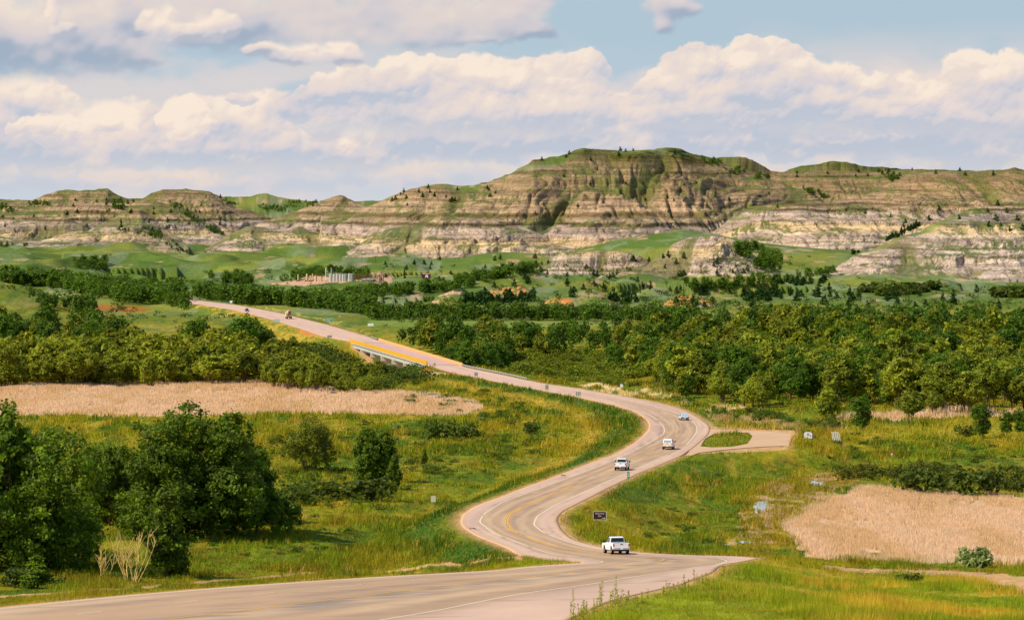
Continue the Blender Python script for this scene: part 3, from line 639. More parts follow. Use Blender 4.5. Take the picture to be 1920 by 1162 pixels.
def build_terrain():
    XX, DD, Z = GXX, GDD, GZ; shp = XX.shape
    z, rock, gul, tt = _z, _rock, _gul, _tt
    gy = np.gradient(Z, axis=0) / np.gradient(DD, axis=0); gx = np.gradient(Z, axis=1) / np.gradient(XX, axis=1)
    slope = np.sqrt(gx ** 2 + gy ** 2).ravel()
    X = XX.ravel(); D = DD.ravel()
    c, rk = landcover(X, D, z, rock, gul, tt, slope)
    V = np.stack([X, D, z], 1)
    R, Cn = shp
    i = np.arange(R - 1)[:, None] * Cn + np.arange(Cn - 1)[None, :]
    i = i.ravel()
    Fc = np.stack([i, i + 1, i + 1 + Cn, i + Cn], 1)
    cols = np.concatenate([c, rk[:, None]], 1)
    me = fast_mesh("ground", V, Fc, 4, cols, True, (M_GROUND,))
    o = bpy.data.objects.new("ground", me); col.objects.link(o); o['kind'] = 'structure'
    print("terrain", len(V), "rows", R, "cols", Cn)
build_terrain()

def cover_at(X, D):
    z, rock, gul, tt = terrain(X, D, True)
    c, rk = landcover(X, D, z, rock, gul, tt, np.full(X.size, .1))
    return z, c, rock

# ------------------------------------------------------------------ road
def simple_mat(name, c, rough=0.6, spec=0.3, metal=0.0, nz=0.0, scale=3.0):
    m = bpy.data.materials.new(name); m.use_nodes = True
    t = NT(m.node_tree); out = t.n.new('ShaderNodeOutputMaterial'); b = t.n.new('ShaderNodeBsdfPrincipled')
    b.inputs['Roughness'].default_value = rough; b.inputs['Specular IOR Level'].default_value = spec; b.inputs['Metallic'].default_value = metal
    if nz:
        tc = t.n.new('ShaderNodeTexCoord'); n = t.noise(tc.outputs['Object'], scale, 4, 0.6)
        v = t.math('ADD', t.math('MULTIPLY', t.math('SUBTRACT', n, 0.5), nz * 2), 1.0)
        t.put(b.inputs['Base Color'], t.mix(1.0, c, t.comb(v, v, v), 'MULTIPLY'))
    else: b.inputs['Base Color'].default_value = c
    t.t.links.new(b.outputs[0], out.inputs[0]); return m
def attr_mat(name, rough=0.85, spec=0.2, transl=0.0, nz=0.3, scale=2.0, rand=0.0, gain=(1, 1, 1, 1)):
    m = bpy.data.materials.new(name); m.use_nodes = True
    t = NT(m.node_tree); out = t.n.new('ShaderNodeOutputMaterial'); b = t.n.new('ShaderNodeBsdfPrincipled')
    b.inputs['Roughness'].default_value = rough; b.inputs['Specular IOR Level'].default_value = spec
    a = t.attr('col'); tc = t.n.new('ShaderNodeTexCoord')
    n = t.noise(tc.outputs['Object'], scale, 4, 0.6)
    v = t.math('ADD', t.math('MULTIPLY', t.math('SUBTRACT', n, 0.5), nz * 2), 1.0)
    if rand:
        oi = t.n.new('ShaderNodeObjectInfo')
        v = t.math('MULTIPLY', v, t.math('ADD', t.math('MULTIPLY', oi.outputs['Random'], rand * 2), 1 - rand))
    c = t.mix(1.0, a.outputs['Color'], t.comb(v, v, v), 'MULTIPLY')
    if rand:
        oi2 = t.math('FRACT', t.math('MULTIPLY', oi.outputs['Random'], 17.31))
        c = t.mix(oi2, c, t.mix(1.0, c, (1.12, 1.03, 0.82, 1), 'MULTIPLY'))
    c = t.mix(1.0, c, gain, 'MULTIPLY')
    t.put(b.inputs['Base Color'], c)
    last = b.outputs[0]
    if transl:
        tr = t.n.new('ShaderNodeBsdfTranslucent'); t.put(tr.inputs[0], t.mix(1.0, c, (1.2, 1.25, 0.6, 1), 'MULTIPLY'))
        mx = t.n.new('ShaderNodeMixShader'); mx.inputs[0].default_value = transl
        t.t.links.new(last, mx.inputs[1]); t.t.links.new(tr.outputs[0], mx.inputs[2]); last = mx.outputs[0]
    t.t.links.new(last, out.inputs[0]); return m
M_ROAD = attr_mat("chip_seal", 0.9, 0.15, nz=0.10, scale=0.8)
M_WHITE = simple_mat("white_road_paint", lin(236, 218, 188, .88), 0.7, 0.2, nz=.12, scale=1.5)
M_YELLOW = simple_mat("yellow_road_paint", lin(226, 168, 40), 0.7, 0.2, nz=.15, scale=1.5)

def build_road():
    ds = np.concatenate([np.arange(172, 600, 1.5), np.arange(600, 1200, 3.0), np.arange(1200, 2262, 6.0)])
    segs = [0, 0, .5, 1, 1.25, 1.5, 1.75, 2, 2.12, 2.25, 2.4, 2.5, 2.6, 2.75, 2.88, 3, 3.12, 3.25, 3.4, 3.5, 3.6, 3.75, 3.88, 4, 4.25, 4.5, 4.75, 5, 5.5, 6, 6]
    V = []; Cc = []
    W = len(segs)
    s = np.array(segs, float)
    xl, xr, wl, wr, cy = XL(ds), XR(ds), WL(ds), WR(ds), CY(ds)
    fl = np.minimum(0.9, (wl - xl) * .4); fr = np.minimum(0.9, (xr - wr) * .4)
    K = np.stack([xl, xl + fl, wl, cy, wr, xr - fr, xr], 1)   # knots 0..6
    Xs = np.stack([K[np.arange(len(ds)), int(min(q, 5.999))] * (1 - (q - int(min(q, 5.999)))) + K[np.arange(len(ds)), int(min(q, 5.999)) + 1] * (q - int(min(q, 5.999))) for q in segs], 1)
    Ds = np.repeat(ds[:, None], W, 1); Zs = ZC - roadH(Ds)
    X = Xs.ravel(); D = Ds.ravel(); S = np.tile(s, len(ds))
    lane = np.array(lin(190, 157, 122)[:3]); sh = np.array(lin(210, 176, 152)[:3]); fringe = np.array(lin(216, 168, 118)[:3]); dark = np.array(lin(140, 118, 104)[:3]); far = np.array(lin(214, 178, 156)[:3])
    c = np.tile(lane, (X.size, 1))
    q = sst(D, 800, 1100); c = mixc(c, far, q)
    iss = ((S < 2) | (S > 4)).astype(float); c = mixc(c, sh, iss * (1 - q))
    near = 1 - sst(D, 900, 1100)
    wt = np.zeros(X.size)
    for p in (2.25, 2.75, 3.25, 3.75): wt = np.maximum(wt, np.exp(-((S - p) / .09) ** 2))
    st = fbm(X / 1.2 + 40, D / 40 + 3, 3)
    c = mixc(c, dark, wt * .42 * sst(st, .30, .6) * (1 - .5 * q))
    lw = sst(fbm(S * 9 + 3, D / 55 + 7, 3), .45, .66); c = mixc(c, dark, lw * .22 * (1 - .6 * q)); c = mixc(c, np.array(lin(226, 196, 156)[:3]), sst(fbm(S * 7 + 30, D / 45 + 17, 3), .5, .68) * .35)
    nz = sst(fbm(X / .8 + 4, D / 26 + 3, 3), .42, .6)
    c = mixc(c, dark, np.exp(-((S - 3) / .07) ** 2) * .65 * nz * (.35 + .65 * near))
    c = mixc(c, dark, np.exp(-((S - 4.1) / .12) ** 2) * .55 * nz * near)
    c = mixc(c, dark, np.exp(-((S - 1.85) / .14) ** 2) * .5 * nz * near)
    c = mixc(c, dark, ((S > 1) & (S < 2)).astype(float) * .25 * nz * (D > 560) * (D < 900))
    # tar patches along the centre joint of the near stretch
    tp = sst(fbm(X / 1.4 + 8, D / 9 + 4, 3), .50, .60) * np.exp(-((S - 3.12) / .22) ** 2) * (1 - sst(D, 400, 520)); c = mixc(c, np.array(lin(128, 122, 116)[:3]), tp * .7)
    ck = sst(np.abs(fbm(X / 2.2 + 50, D / 14 + 9, 4) - .5), .012, .0) if False else (np.abs(fbm(X / 2.2 + 50, D / 14 + 9, 4) - .5) < .006).astype(float); c = mixc(c, dark, ck * .45 * near)
    c = mixc(c, fringe, ((S < .9) | (S > 5.1)).astype(float) * .5)
    dk = ((D > BR0) & (D < BR1)).astype(float); c = mixc(c, np.array(lin(205, 168, 158)[:3]), dk * .8)
    for dj in (BR0 + 4, BR1 - 10): c = mixc(c, dark, np.exp(-((D - dj) / 4.0) ** 2) * .5)
    c = c * (0.94 + .12 * fbm(X / 3, D / 30, 3))[:, None]
    Zs = Zs - 0.9 * np.isin(np.tile(np.arange(W), (len(ds), 1)), (0, W - 1))
    V = np.stack([X, D, Zs.ravel()], 1)
    R = len(ds); i = (np.arange(R - 1)[:, None] * W + np.arange(W - 1)[None, :]).ravel()
    Fc = np.stack([i, i + 1, i + 1 + W, i + W], 1)
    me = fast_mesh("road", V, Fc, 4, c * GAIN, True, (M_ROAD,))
    o = bpy.data.objects.new("road", me); col.objects.link(o); o['kind'] = 'structure'
    # markings: thin sheets a few mm above the seal
    def strip(fn, d0, d1, w, off, mat, name, dz, dash=None, miss=0.0, seed=0):
        d = np.arange(d0, d1, 1.5 if d1 < 900 else 3.0)
        x = fn(d) + off; dx = np.gradient(x, d); ln = np.sqrt(1 + dx ** 2); nx = 1 / ln; ny = -dx / ln
        zz = ZC - roadH(d) + dz
        A = np.stack([x - nx * w / 2, d - ny * w / 2, zz], 1); B = np.stack([x + nx * w / 2, d + ny * w / 2, zz], 1)
        V = np.empty((len(d) * 2, 3)); V[0::2] = A; V[1::2] = B
        k = np.arange(len(d) - 1); arc = np.cumsum(ln) * (d[1] - d[0])
        keep = np.ones(len(k), bool)
        if dash: keep &= (arc[:-1] % dash[0]) < dash[1]
        if miss: keep &= vn(arc[:-1] / 9.0 + seed, arc[:-1] * 0) > miss
        k = k[keep]; Fc = np.stack([2 * k, 2 * k + 1, 2 * k + 3, 2 * k + 2], 1)
        return V, Fc
    def put(name, parts, mat):
        V = []; Fc = []; n = 0
        for v, f in parts: V.append(v); Fc.append(f + n); n += len(v)
        me = fast_mesh(name, np.concatenate(V), np.concatenate(Fc), 4, None, False, (mat,))
        o = bpy.data.objects.new(name, me); col.objects.link(o); o['kind'] = 'structure'
    put("road_edge_lines", [strip(WL, 175, 1000, .17, 0, None, '', .012, miss=.07, seed=3), strip(WL, 1000, 1255, .18, 0, None, '', .02, miss=.3), strip(WR, 175, 702, .18, 0, None, '', .012, miss=.05, seed=8), strip(WR, 745, 1100, .17, 0, None, '', .014, miss=.1, seed=5),
                            strip(lambda d: WL(d) + (CY(d) - WL(d)) * .47, 235, 335, .15, 0, None, '', .012, dash=(12.2, 3.4))], M_WHITE)
    put("road_centre_line", [strip(CY, 175, 590, .17, -.14, None, '', .012, miss=.18, seed=1), strip(CY, 430, 590, .17, .16, None, '', .012, miss=.08, seed=2), strip(CY, 590, 1200, .16, 0, None, '', .012, miss=.62, seed=9)], M_YELLOW)
    # lay-by beside the curve, with its grass island left open
    outer = [(1283, 858), (1296, 840), (1318, 815), (1328, 803), (1360, 805.5), (1420, 807), (1470, 810), (1483, 813), (1481, 824), (1478, 835), (1440, 836), (1400, 838.5), (1350, 843), (1310, 848)]
    po = [on_road(u, v, -.03) for u, v in outer]; pi = [on_road(u, v, -.03) for u, v in ISLE]
    tri = geometry.tessellate_polygon([po, pi]); vs = po + pi
    me = bpy.data.meshes.new("lay_by"); n_ = len(po); low = [(v.x, v.y, v.z - .6) for v in po]; me.from_pydata([tuple(v) for v in vs] + low, [], [tuple(t) for t in tri] + [(i_, (i_ + 1) % n_, len(vs) + (i_ + 1) % n_, len(vs) + i_) for i_ in range(n_)]); me.materials.append(simple_mat("lay_by_seal", tuple(np.array(lin(208, 172, 134)[:3]) * GAIN) + (1,), .9, .1, nz=.22, scale=.12))
    me.update()
    for p in me.polygons:
        if p.normal.z < -.5: p.flip()
    o = bpy.data.objects.new("lay_by_pavement", me); col.objects.link(o); o['kind'] = 'structure'
build_road()
# ------------------------------------------------------------------ plants: mesh generators
def tube(pts, rad, sides=6):
    """tapered limb through pts; returns verts, quads"""
    pts = np.asarray(pts, float); V = []; n = len(pts)
    for i in range(n):
        d = pts[min(i + 1, n - 1)] - pts[max(i - 1, 0)]; d = d / (np.linalg.norm(d) + 1e-9)
        a = np.cross(d, (0.31, 0.95, 0.05)); a /= np.linalg.norm(a) + 1e-9; b = np.cross(d, a)
        for k in range(sides):
            t = 2 * math.pi * k / sides; V.append(pts[i] + rad[i] * (math.cos(t) * a + math.sin(t) * b))
    Fc = [(i * sides + k, i * sides + (k + 1) % sides, (i + 1) * sides + (k + 1) % sides, (i + 1) * sides + k) for i in range(n - 1) for k in range(sides)]
    return np.array(V), np.array(Fc)
def join(parts):
    V = []; Fc = []; n = 0
    for v, f in parts: V.append(v); Fc.append(f + n); n += len(v)
    return np.concatenate(V), np.concatenate(Fc)
def leaves(rs, cen, out, size, base, tone, droop=0.0, vert=0.0, elong=1.0):
    """leaf cards at cen facing roughly out"""
    n = len(cen)
    nr = rs.normal(size=(n, 3)); nr /= np.linalg.norm(nr, axis=1)[:, None]
    N = out * .75 + nr * .8 + np.array([0, 0, .35]); N[:, 2] -= droop; N[:, 2] *= 1 - vert
    N /= np.linalg.norm(N, axis=1)[:, None]
    r = rs.normal(size=(n, 3)); A = np.cross(N, r); A /= np.linalg.norm(A, axis=1)[:, None]; B = np.cross(N, A)
    if vert: B = B * (1 - vert) + np.array([0, 0, 1.]) * vert; A = np.cross(B, N); A /= np.linalg.norm(A, axis=1)[:, None]
    s = size * (0.6 + .8 * rs.rand(n))[:, None]
    V = np.empty((n, 4, 3)); V[:, 0] = cen - B * s * elong; V[:, 1] = cen + A * s * .62; V[:, 2] = cen + B * s * elong; V[:, 3] = cen - A * s * .62
    c = np.repeat((base * (tone * (0.72 + .56 * rs.rand(n)))[:, None])[:, None, :], 4, 1)
    return V.reshape(-1, 3), np.arange(n * 4).reshape(n, 4), c.reshape(-1, 3)
def crown(rs, lobes, n, size, base, clump=.30, nclump=26, inner=.15, tonev=.22, yellow=.25, **kw):
    L = np.array(lobes, float); w = (L[:, 3] * L[:, 4] * L[:, 5]) ** (2 / 3.); w /= w.sum()
    C = []; O = []; T = []; Y = []
    for k in range(len(L)):
        m = max(8, int(n * w[k])); nc = max(4, int(nclump * (.5 + rs.rand() * .8)))
        d = rs.normal(size=(nc, 3)); d[:, 2] += .15; d /= np.linalg.norm(d, axis=1)[:, None]
        rr = np.where(rs.rand(nc) < inner, .45, .80 + .22 * rs.rand(nc))
        ctr = d * rr[:, None]; tn = 1 + rs.normal(size=nc) * tonev; yw = rs.rand(nc)
        j = rs.randint(0, nc, m)
        p = ctr[j] + rs.normal(size=(m, 3)) * clump * np.array([1, 1, .7]) * .62
        C.append(p * L[k, 3:6] + L[k, :3]); O.append(d[j] + rs.normal(size=(m, 3)) * .3); T.append(tn[j].clip(.45, 1.6)); Y.append(yw[j])
    C = np.concatenate(C); O = np.concatenate(O); O /= np.linalg.norm(O, axis=1)[:, None] + 1e-9; T = np.concatenate(T); Y = np.concatenate(Y)
    ok = C[:, 2] > .12; C = C[ok]; O = O[ok]; T = T[ok]; Y = Y[ok]
    V, Fc, c = leaves(rs, C, O, size, np.asarray(base), T, **kw)
    yy = np.repeat(Y, 4)[:, None]; c = c * (1 + yellow * (yy - .5) * np.array([1.1, .8, -.2]))
    return V, Fc, c
M_LEAF = attr_mat("broad_leaves", 0.7, 0.3, transl=.38, nz=.18, scale=.5, rand=.16)
M_NEEDLE = attr_mat("juniper_needles", 0.9, 0.1, transl=.08, nz=.2, scale=.6, rand=.18)
M_BARK = simple_mat("grey_bark", lin(104, 84, 62), 0.95, 0.1, nz=.35, scale=2.0)
M_DEAD = simple_mat("bleached_dead_wood", lin(222, 190, 110), 0.9, 0.1, nz=.2, scale=3.0)
COT = np.array(lin(90, 122, 20)[:3]); COTD = np.array(lin(104, 128, 20)[:3]); WIL = np.array(lin(134, 144, 34)[:3]); WILY = np.array(lin(148, 156, 36)[:3])
JUN = np.array(lin(54, 82, 32)[:3]); SHR = np.array(lin(88, 104, 28)[:3]); SAGE = np.array(lin(146, 160, 96)[:3])

def lobes_round(rs, H, R, n, z0=.32, top=.8, spread=.62):
    o = []
    for i in range(n):
        a = rs.rand() * 6.283; q = math.sqrt(rs.rand()) * spread; zz = z0 + (top - z0) * rs.rand()
        q *= 1.0 - .95 * max(0, (zz - .5)) ; r = R * (.30 + .18 * rs.rand())
        o.append((math.cos(a) * q * R * 1.15, math.sin(a) * q * R * 1.15, zz * H, r, r, r * (.95 + .35 * rs.rand())))
    o.append((0, 0, top * H, R * .36, R * .36, H * (1 - top) * .98)); o.append((0, 0, (z0 + .18) * H, R * .55, R * .55, H * .25))
    return o
def stems(rs, H, R, n, r0, multi=False):
    P = []
    if not multi:
        P.append(tube([(0, 0, -.5), (0, 0, H * .15), (rs.normal() * .2, rs.normal() * .2, H * .4), (rs.normal() * .5, rs.normal() * .5, H * .8)], [r0 * 1.3, r0, r0 * .75, r0 * .2], 7))
    for i in range(n):
        a = rs.rand() * 6.283; z1 = 0.0 if multi else H * (.15 + .3 * rs.rand()); q = R * (.35 + .45 * rs.rand()); zt = H * (.6 + .3 * rs.rand())
        o = (.3 if multi else 0) * R * .3
        s = (math.cos(a), math.sin(a)); rr = r0 * (.55 if multi else .5)
        P.append(tube([(s[0] * o, s[1] * o, z1 - (.4 if multi else 0)), (s[0] * q * .45 + rs.normal() * .1, s[1] * q * .45, z1 + (zt - z1) * .42), (s[0] * q, s[1] * q, zt)], [rr, rr * .7, rr * .15], 5))
    return join(P)
def plant_mesh(kind, seed, H, R, n, size):
    rs = np.random.RandomState(seed)
    if kind == 'cottonwood':
        z0 = .24; lb = lobes_round(rs, H, R, 13, z0=z0, top=.82); cv = crown(rs, lb, n, size, COT, nclump=30)
        st = stems(rs, H, R, 6, H * .020)
    elif kind == 'dark_cottonwood':
        lb = lobes_round(rs, H, R, 20, z0=.16, top=.82, spread=.80); cv = crown(rs, lb, n, size, COTD, nclump=60, clump=.20)
        st = stems(rs, H, R, 9, H * .018)
    elif kind == 'young_cottonwood':
        lb = [(rs.normal() * R * .15, rs.normal() * R * .15, H * z, R * (1 - .55 * abs(z - .35) / .6) * .8, R * (1 - .55 * abs(z - .35) / .6) * .8, H * .16) for z in (.14, .28, .42, .56, .70, .84)]
        cv = crown(rs, lb, n, size, COTD * .9, nclump=20); st = stems(rs, H, R, 5, H * .014)
    elif kind == 'willow':
        lb = lobes_round(rs, H, R, 9, z0=.42, top=.82); cv = crown(rs, lb, n, size, WIL, nclump=22, clump=.34, elong=1.3, yellow=.16)
        st = stems(rs, H, R, 7, H * .014, multi=True)
    elif kind == 'yellow_willow':
        lb = lobes_round(rs, H, R, 8, z0=.28, top=.80); cv = crown(rs, lb, n, size, WILY, nclump=22, clump=.34, elong=1.3, yellow=.16)
        st = stems(rs, H, R, 6, H * .014, multi=True)
    elif kind == 'open_willow':
        lb = lobes_round(rs, H, R, 12, z0=.45, top=.86, spread=.95); cv = crown(rs, lb, n, size, WIL * .66, nclump=22, clump=.30, elong=1.3)
        st = stems(rs, H, R * 1.1, 16, H * .016, multi=True)
    elif kind == 'juniper':
        lb = [(rs.normal() * R * .08, rs.normal() * R * .08, H * z, R * (1.05 - z) * .95 + .15, R * (1.05 - z) * .95 + .15, H * .16) for z in (.16, .34, .52, .70, .86)]
        cv = crown(rs, lb, n, size, JUN, nclump=16, tonev=.15, yellow=.1); st = stems(rs, H, R, 0, H * .03)
    elif kind == 'shrub':
        lb = [(rs.normal() * R * .45, rs.normal() * R * .45, H * (.35 + .25 * rs.rand()), R * .5, R * .5, H * .42) for i in range(6)]
        cv = crown(rs, lb, n, size, SHR, nclump=16, yellow=.3); st = stems(rs, H, R, 5, H * .02, multi=True)
    elif kind == 'silver_shrub':
        lb = [(rs.normal() * R * .45, rs.normal() * R * .35, H * (.35 + .25 * rs.rand()), R * .5, R * .5, H * .42) for i in range(6)]
        cv = crown(rs, lb, n, size, SAGE, nclump=20, yellow=.1, elong=1.8); st = stems(rs, H, R, 6, H * .02, multi=True)
    return cv, st
_pm = {}
def proto(kind, var, H, R, n, size):
    k = (kind, var)
    if k not in _pm:
        (V, Fc, c), (sv, sf) = plant_mesh(kind, 100 + var * 7 + len(kind), H, R, n, size)
        mat = M_NEEDLE if kind == 'juniper' else M_LEAF
        cm = fast_mesh(kind + "_crown", V, Fc, 4, c * GAIN, False, (mat,))
        tm = fast_mesh(kind + "_trunk", sv, sf, 4, None, True, (M_BARK,))
        _pm[k] = (cm, tm, H, (V, Fc, c))
    return _pm[k]
def add_plant(name, kind, var, pos, H, label, cat, group, spec, rot=None, widen=1.0, sink=.1):
    cm, tm, H0, _ = proto(kind, var, *spec)
    r = bpy.data.objects.new(name, None); col.objects.link(r)
    r.location = (pos[0], pos[1], pos[2] - sink); s = H / H0
    r.scale = (s * widen, s * widen, s); r.rotation_euler = (0, 0, random.random() * 6.283 if rot is None else rot)
    tag(r, label, cat, group)
    c = bpy.data.objects.new("crown", cm); col.objects.link(c); c.parent = r
    t = bpy.data.objects.new("trunk", tm); col.objects.link(t); t.parent = r
    return r
random.seed(5)
SP = {'cottonwood': (12., 4.2, 6000, .27), 'willow': (11., 4.0, 5600, .26), 'yellow_willow': (9., 3.8, 5200, .25), 'juniper': (5., 1.7, 420, .34), 'shrub': (2.5, 1.9, 650, .22)}

# ---- the large trees on the left
BIG = [
    ('dark_cottonwood', 0, (20, 1072), 18.6, (19., 9.6, 62000, .25), 1.0, "huge dark green cottonwood cut by the left edge of the photo"),
    ('dark_cottonwood', 1, (352, 1006), 18.4, (18., 9.0, 62000, .24), 1.06, "tallest broad dark cottonwood left of the road's bend, reed bed behind its top"),
    ('dark_cottonwood', 2, (482, 1000), 12.2, (12.5, 5.2, 26000, .24), .92, "lower rounded cottonwood leaning off the right side of the tallest one"),
    ('dark_cottonwood', 3, (205, 985), 11.6, (12.5, 5.2, 26000, .24), .86, "dark cottonwood filling the gap between the two largest trees"),
    ('dark_cottonwood', 2, (425, 985), 14.6, (12.5, 5.2, 26000, .24), .95, "cottonwood standing half behind the tallest one, on its right"),
    ('young_cottonwood', 0, (312, 1084), 10.4, (10.5, 2.7, 13000, .22), 1.0, "slim young cottonwood in front of the tallest one, beside the pale dead bush"),
    ('dark_cottonwood', 3, (140, 1040), 7.6, (12.5, 5.2, 26000, .24), .8, "smaller dark cottonwood at the right foot of the huge edge tree"),
    ('dark_cottonwood', 2, (-75, 1062), 15.5, (12.5, 5.2, 26000, .24), 1.1, "dark cottonwood behind the huge edge tree, mostly outside the photo"),
]
for kind, var, (u, v), H, spec, wd, lab in BIG:
    p = hit(u, v); add_plant('cottonwood_tree', kind, var, p, H, lab, 'cottonwood tree', 'large cottonwoods left of the road', spec, widen=wd, rot=var * 1.3 + u * .01)
p = hit(578, 884); add_plant('open_willow_bush', 'open_willow', 0, p, 7.9, "wide open willow bush fanning out from many thin stems in the left meadow", 'willow bush', None, (7.6, 5.4, 15000, .17), rot=0)
for (u, v, tv, wd, lab) in ((690, 905, 802, 1.15, "dense dark green rounded tree alone in the left meadow"), (740, 918, 852, .9, "small dark tree just right of the dense rounded meadow tree"), (796, 870, 840, .9, "tiny dark green tree in the middle of the left meadow"),
                        (70, 1102, 1040, 1.9, "pale green leafy bush at the foot of the huge edge tree"), (300, 1000, 930, 1.0, "young dark tree in the shade right of the huge edge tree")):
    p = hit(u, v); s = F / p[1]
    if u == 690: add_plant('young_tree', 'dark_cottonwood', 3, p, (v - tv) / s * 1.02, lab, 'young tree', None, (12.5, 5.2, 26000, .24), widen=.98)
    else: add_plant('young_tree', 'young_cottonwood', 0, p, (v - tv) / s, lab, 'young tree', None, (10.5, 2.7, 9000, .32), widen=wd)

# ---- scatter helpers
def fill(polyuv, sp, seed, jit=.8):
    rs = np.random.RandomState(seed); P = world_poly(polyuv)
    x = np.arange(P[:, 0].min(), P[:, 0].max(), sp); y = np.arange(P[:, 1].min(), P[:, 1].max(), sp)
    X, Y = np.meshgrid(x, y); X = X + (rs.rand(*X.shape) - .5) * sp * jit * 1.4; Y = Y + (rs.rand(*Y.shape) - .5) * sp * jit * 1.4
    X = X.ravel(); Y = Y.ravel(); m = in_poly(X, Y, P)
    X = X[m]; Y = Y[m]
    m = ~near_road(X, Y, 7); return X[m], Y[m]
def near_road(X, D, marg):
    Dq = np.clip(D, 171, 2325)
    xr = XR(Dq); pad = sst(D, 706, 720) * (1 - sst(D, 814, 826)); xr = np.maximum(xr, (52 + (D - 727) * 6.5 / 73.0) * pad + xr * (1 - pad))
    return (X > XL(Dq) - marg) & (X < xr + marg) & (D < 2335)
class Mass:
    """a wood nobody could count, one object: many low-detail trees"""
    def __init__(s): s.V = []; s.F = []; s.C = []; s.n = 0
    def add(s, V0, F0, C0, pos, H, H0, rot, wd, tone):
        c, q = math.cos(rot), math.sin(rot); k = H / H0
        V = V0 * np.array([k * wd, k * wd, k]); V = np.stack([V[:, 0] * c - V[:, 1] * q, V[:, 0] * q + V[:, 1] * c, V[:, 2]], 1) + pos
        s.V.append(V.astype(np.float32)); s.F.append(F0 + s.n); s.C.append(C0 * tone); s.n += len(V)
    def build(s, name, mat):
        me = fast_mesh(name, np.concatenate(s.V), np.concatenate(s.F), 4, np.concatenate(s.C) * GAIN, False, (mat,))
        o = bpy.data.objects.new(name, me); col.objects.link(o); o['kind'] = 'stuff'; return o
_low = {}
def low(kind, var, n, size):
    k = (kind, var, n)
    if k not in _low:
        sp = SP[kind]; (V, Fc, c), _ = plant_mesh(kind, 300 + var * 11 + len(kind), sp[0], sp[1], n, size); _low[k] = (V, Fc, c, sp[0])
    return _low[k]
rng = np.random.RandomState(77)
def toned(kind):
    return (0.8 + .4 * rng.rand()) * np.array([1 + .14 * (rng.rand() - .5), 1, 1 - .2 * rng.rand()])

# ---- valley woods
RW = [(1252, 744), (1330, 760), (1480, 780), (1560, 792), (1640, 784), (1750, 782), (1920, 772), (2140, 770), (2140, 640), (1920, 640), (1700, 637), (1400, 634), (1200, 640), (1165, 655), (1180, 690), (1220, 718)]
RW2 = [(960, 650), (1100, 648), (1190, 640), (1165, 668), (1060, 668), (960, 672)]
LWF = [(-160, 732), (0, 728), (200, 724), (350, 722), (480, 722), (480, 700), (350, 690), (200, 690), (0, 694), (-160, 694)]
LWR = [(478, 700), (500, 728), (560, 735), (640, 740), (700, 738), (735, 718), (725, 708), (660, 706), (600, 704), (540, 698), (490, 694)]
LWB = [(-160, 694), (0, 694), (200, 690), (350, 690), (410, 688), (480, 692), (500, 684), (430, 672), (330, 668), (300, 655), (200, 642), (100, 637), (0, 636), (-160, 640)]
NB = [(716, 648), (780, 664), (830, 677), (880, 688), (965, 692), (975, 664), (960, 648), (900, 646), (820, 646), (716, 642)]
specs = []
def gather(poly, sp, seed, kinds, h0, h1, cat_hint):
    X, D = fill(poly, sp, seed)
    if seed in (1, 5): k_ = fbm(X / 17 + 3, D / 42 + 9, 3) < .60; X = X[k_]; D = D[k_]
    r = np.random.RandomState(seed + 1); z = terrain(X, D)
    for x, d, zz in zip(X, D, z):
        k = kinds[r.randint(len(kinds))]; specs.append((d, x, zz, k, h0 + (h1 - h0) * r.rand(), cat_hint, r.rand()))
gather(RW, 8.4, 1, ['willow', 'willow', 'willow', 'yellow_willow', 'cottonwood', 'cottonwood'], 6.5, 13.5, 'right')
gather(RW2, 9.5, 2, ['cottonwood', 'cottonwood', 'willow'], 8, 13, 'right')
gather(LWF, 7.0, 3, ['willow', 'yellow_willow', 'yellow_willow'], 6.5, 13, 'left')
gather(LWR, 5.6, 4, ['willow', 'yellow_willow', 'willow'], 5.0, 9.0, 'left')
gather(LWB, 9.0, 5, ['cottonwood', 'cottonwood', 'cottonwood', 'willow'], 9, 14, 'left')
gather(NB, 8.5, 6, ['cottonwood', 'cottonwood', 'willow'], 7, 12.5, 'bridge')
specs.sort(key=lambda s: s[0])
KN = {'willow': 'olive willow', 'yellow_willow': 'yellowish low willow', 'cottonwood': 'dark green cottonwood'}
def lab_of(k, hint, uu, d, H, q):
    sz = 'tall ' if H > 12 else ('short ' if H < 9.6 else ''); sh = 'broad ' if q > .66 else ('narrow ' if q < .33 else '')
    if hint == 'right':
        row = 'front edge' if d < 985 else ('second rank' if d < 1040 else ('middle' if d < 1150 else 'back'))
        part = 'left end' if uu < 1330 else ('left half' if uu < 1480 else ('centre' if uu < 1640 else ('right half' if uu < 1800 else 'far right end')))
        return sz + sh + KN[k] + ' at the ' + row + ' of the valley wood, ' + part
    if hint == 'left':
        row = 'bordering the left reed bed' if d < 1180 else 'deep in the left wood'
        part = ['left edge', 'left quarter', 'left of middle', 'middle', 'right of middle', 'right quarter', 'near the bridge', 'closest to the bridge'][int(np.searchsorted([110, 220, 330, 430, 510, 580, 650], uu))]
        return sz + sh + KN[k] + ' ' + row + ', ' + part
    return sz + sh + KN[k] + ' in the thicket beyond the bridge, ' + ('left part' if uu < 800 else ('middle part' if uu < 890 else 'right part'))
GRP = {'right': 'trees of the wood right of the road', 'left': 'trees of the wood behind the left reed bed', 'bridge': 'trees of the thicket beyond the bridge'}
cnt = {}
lim = {'willow': 205, 'yellow_willow': 85, 'cottonwood': 230}
wood = Mass()
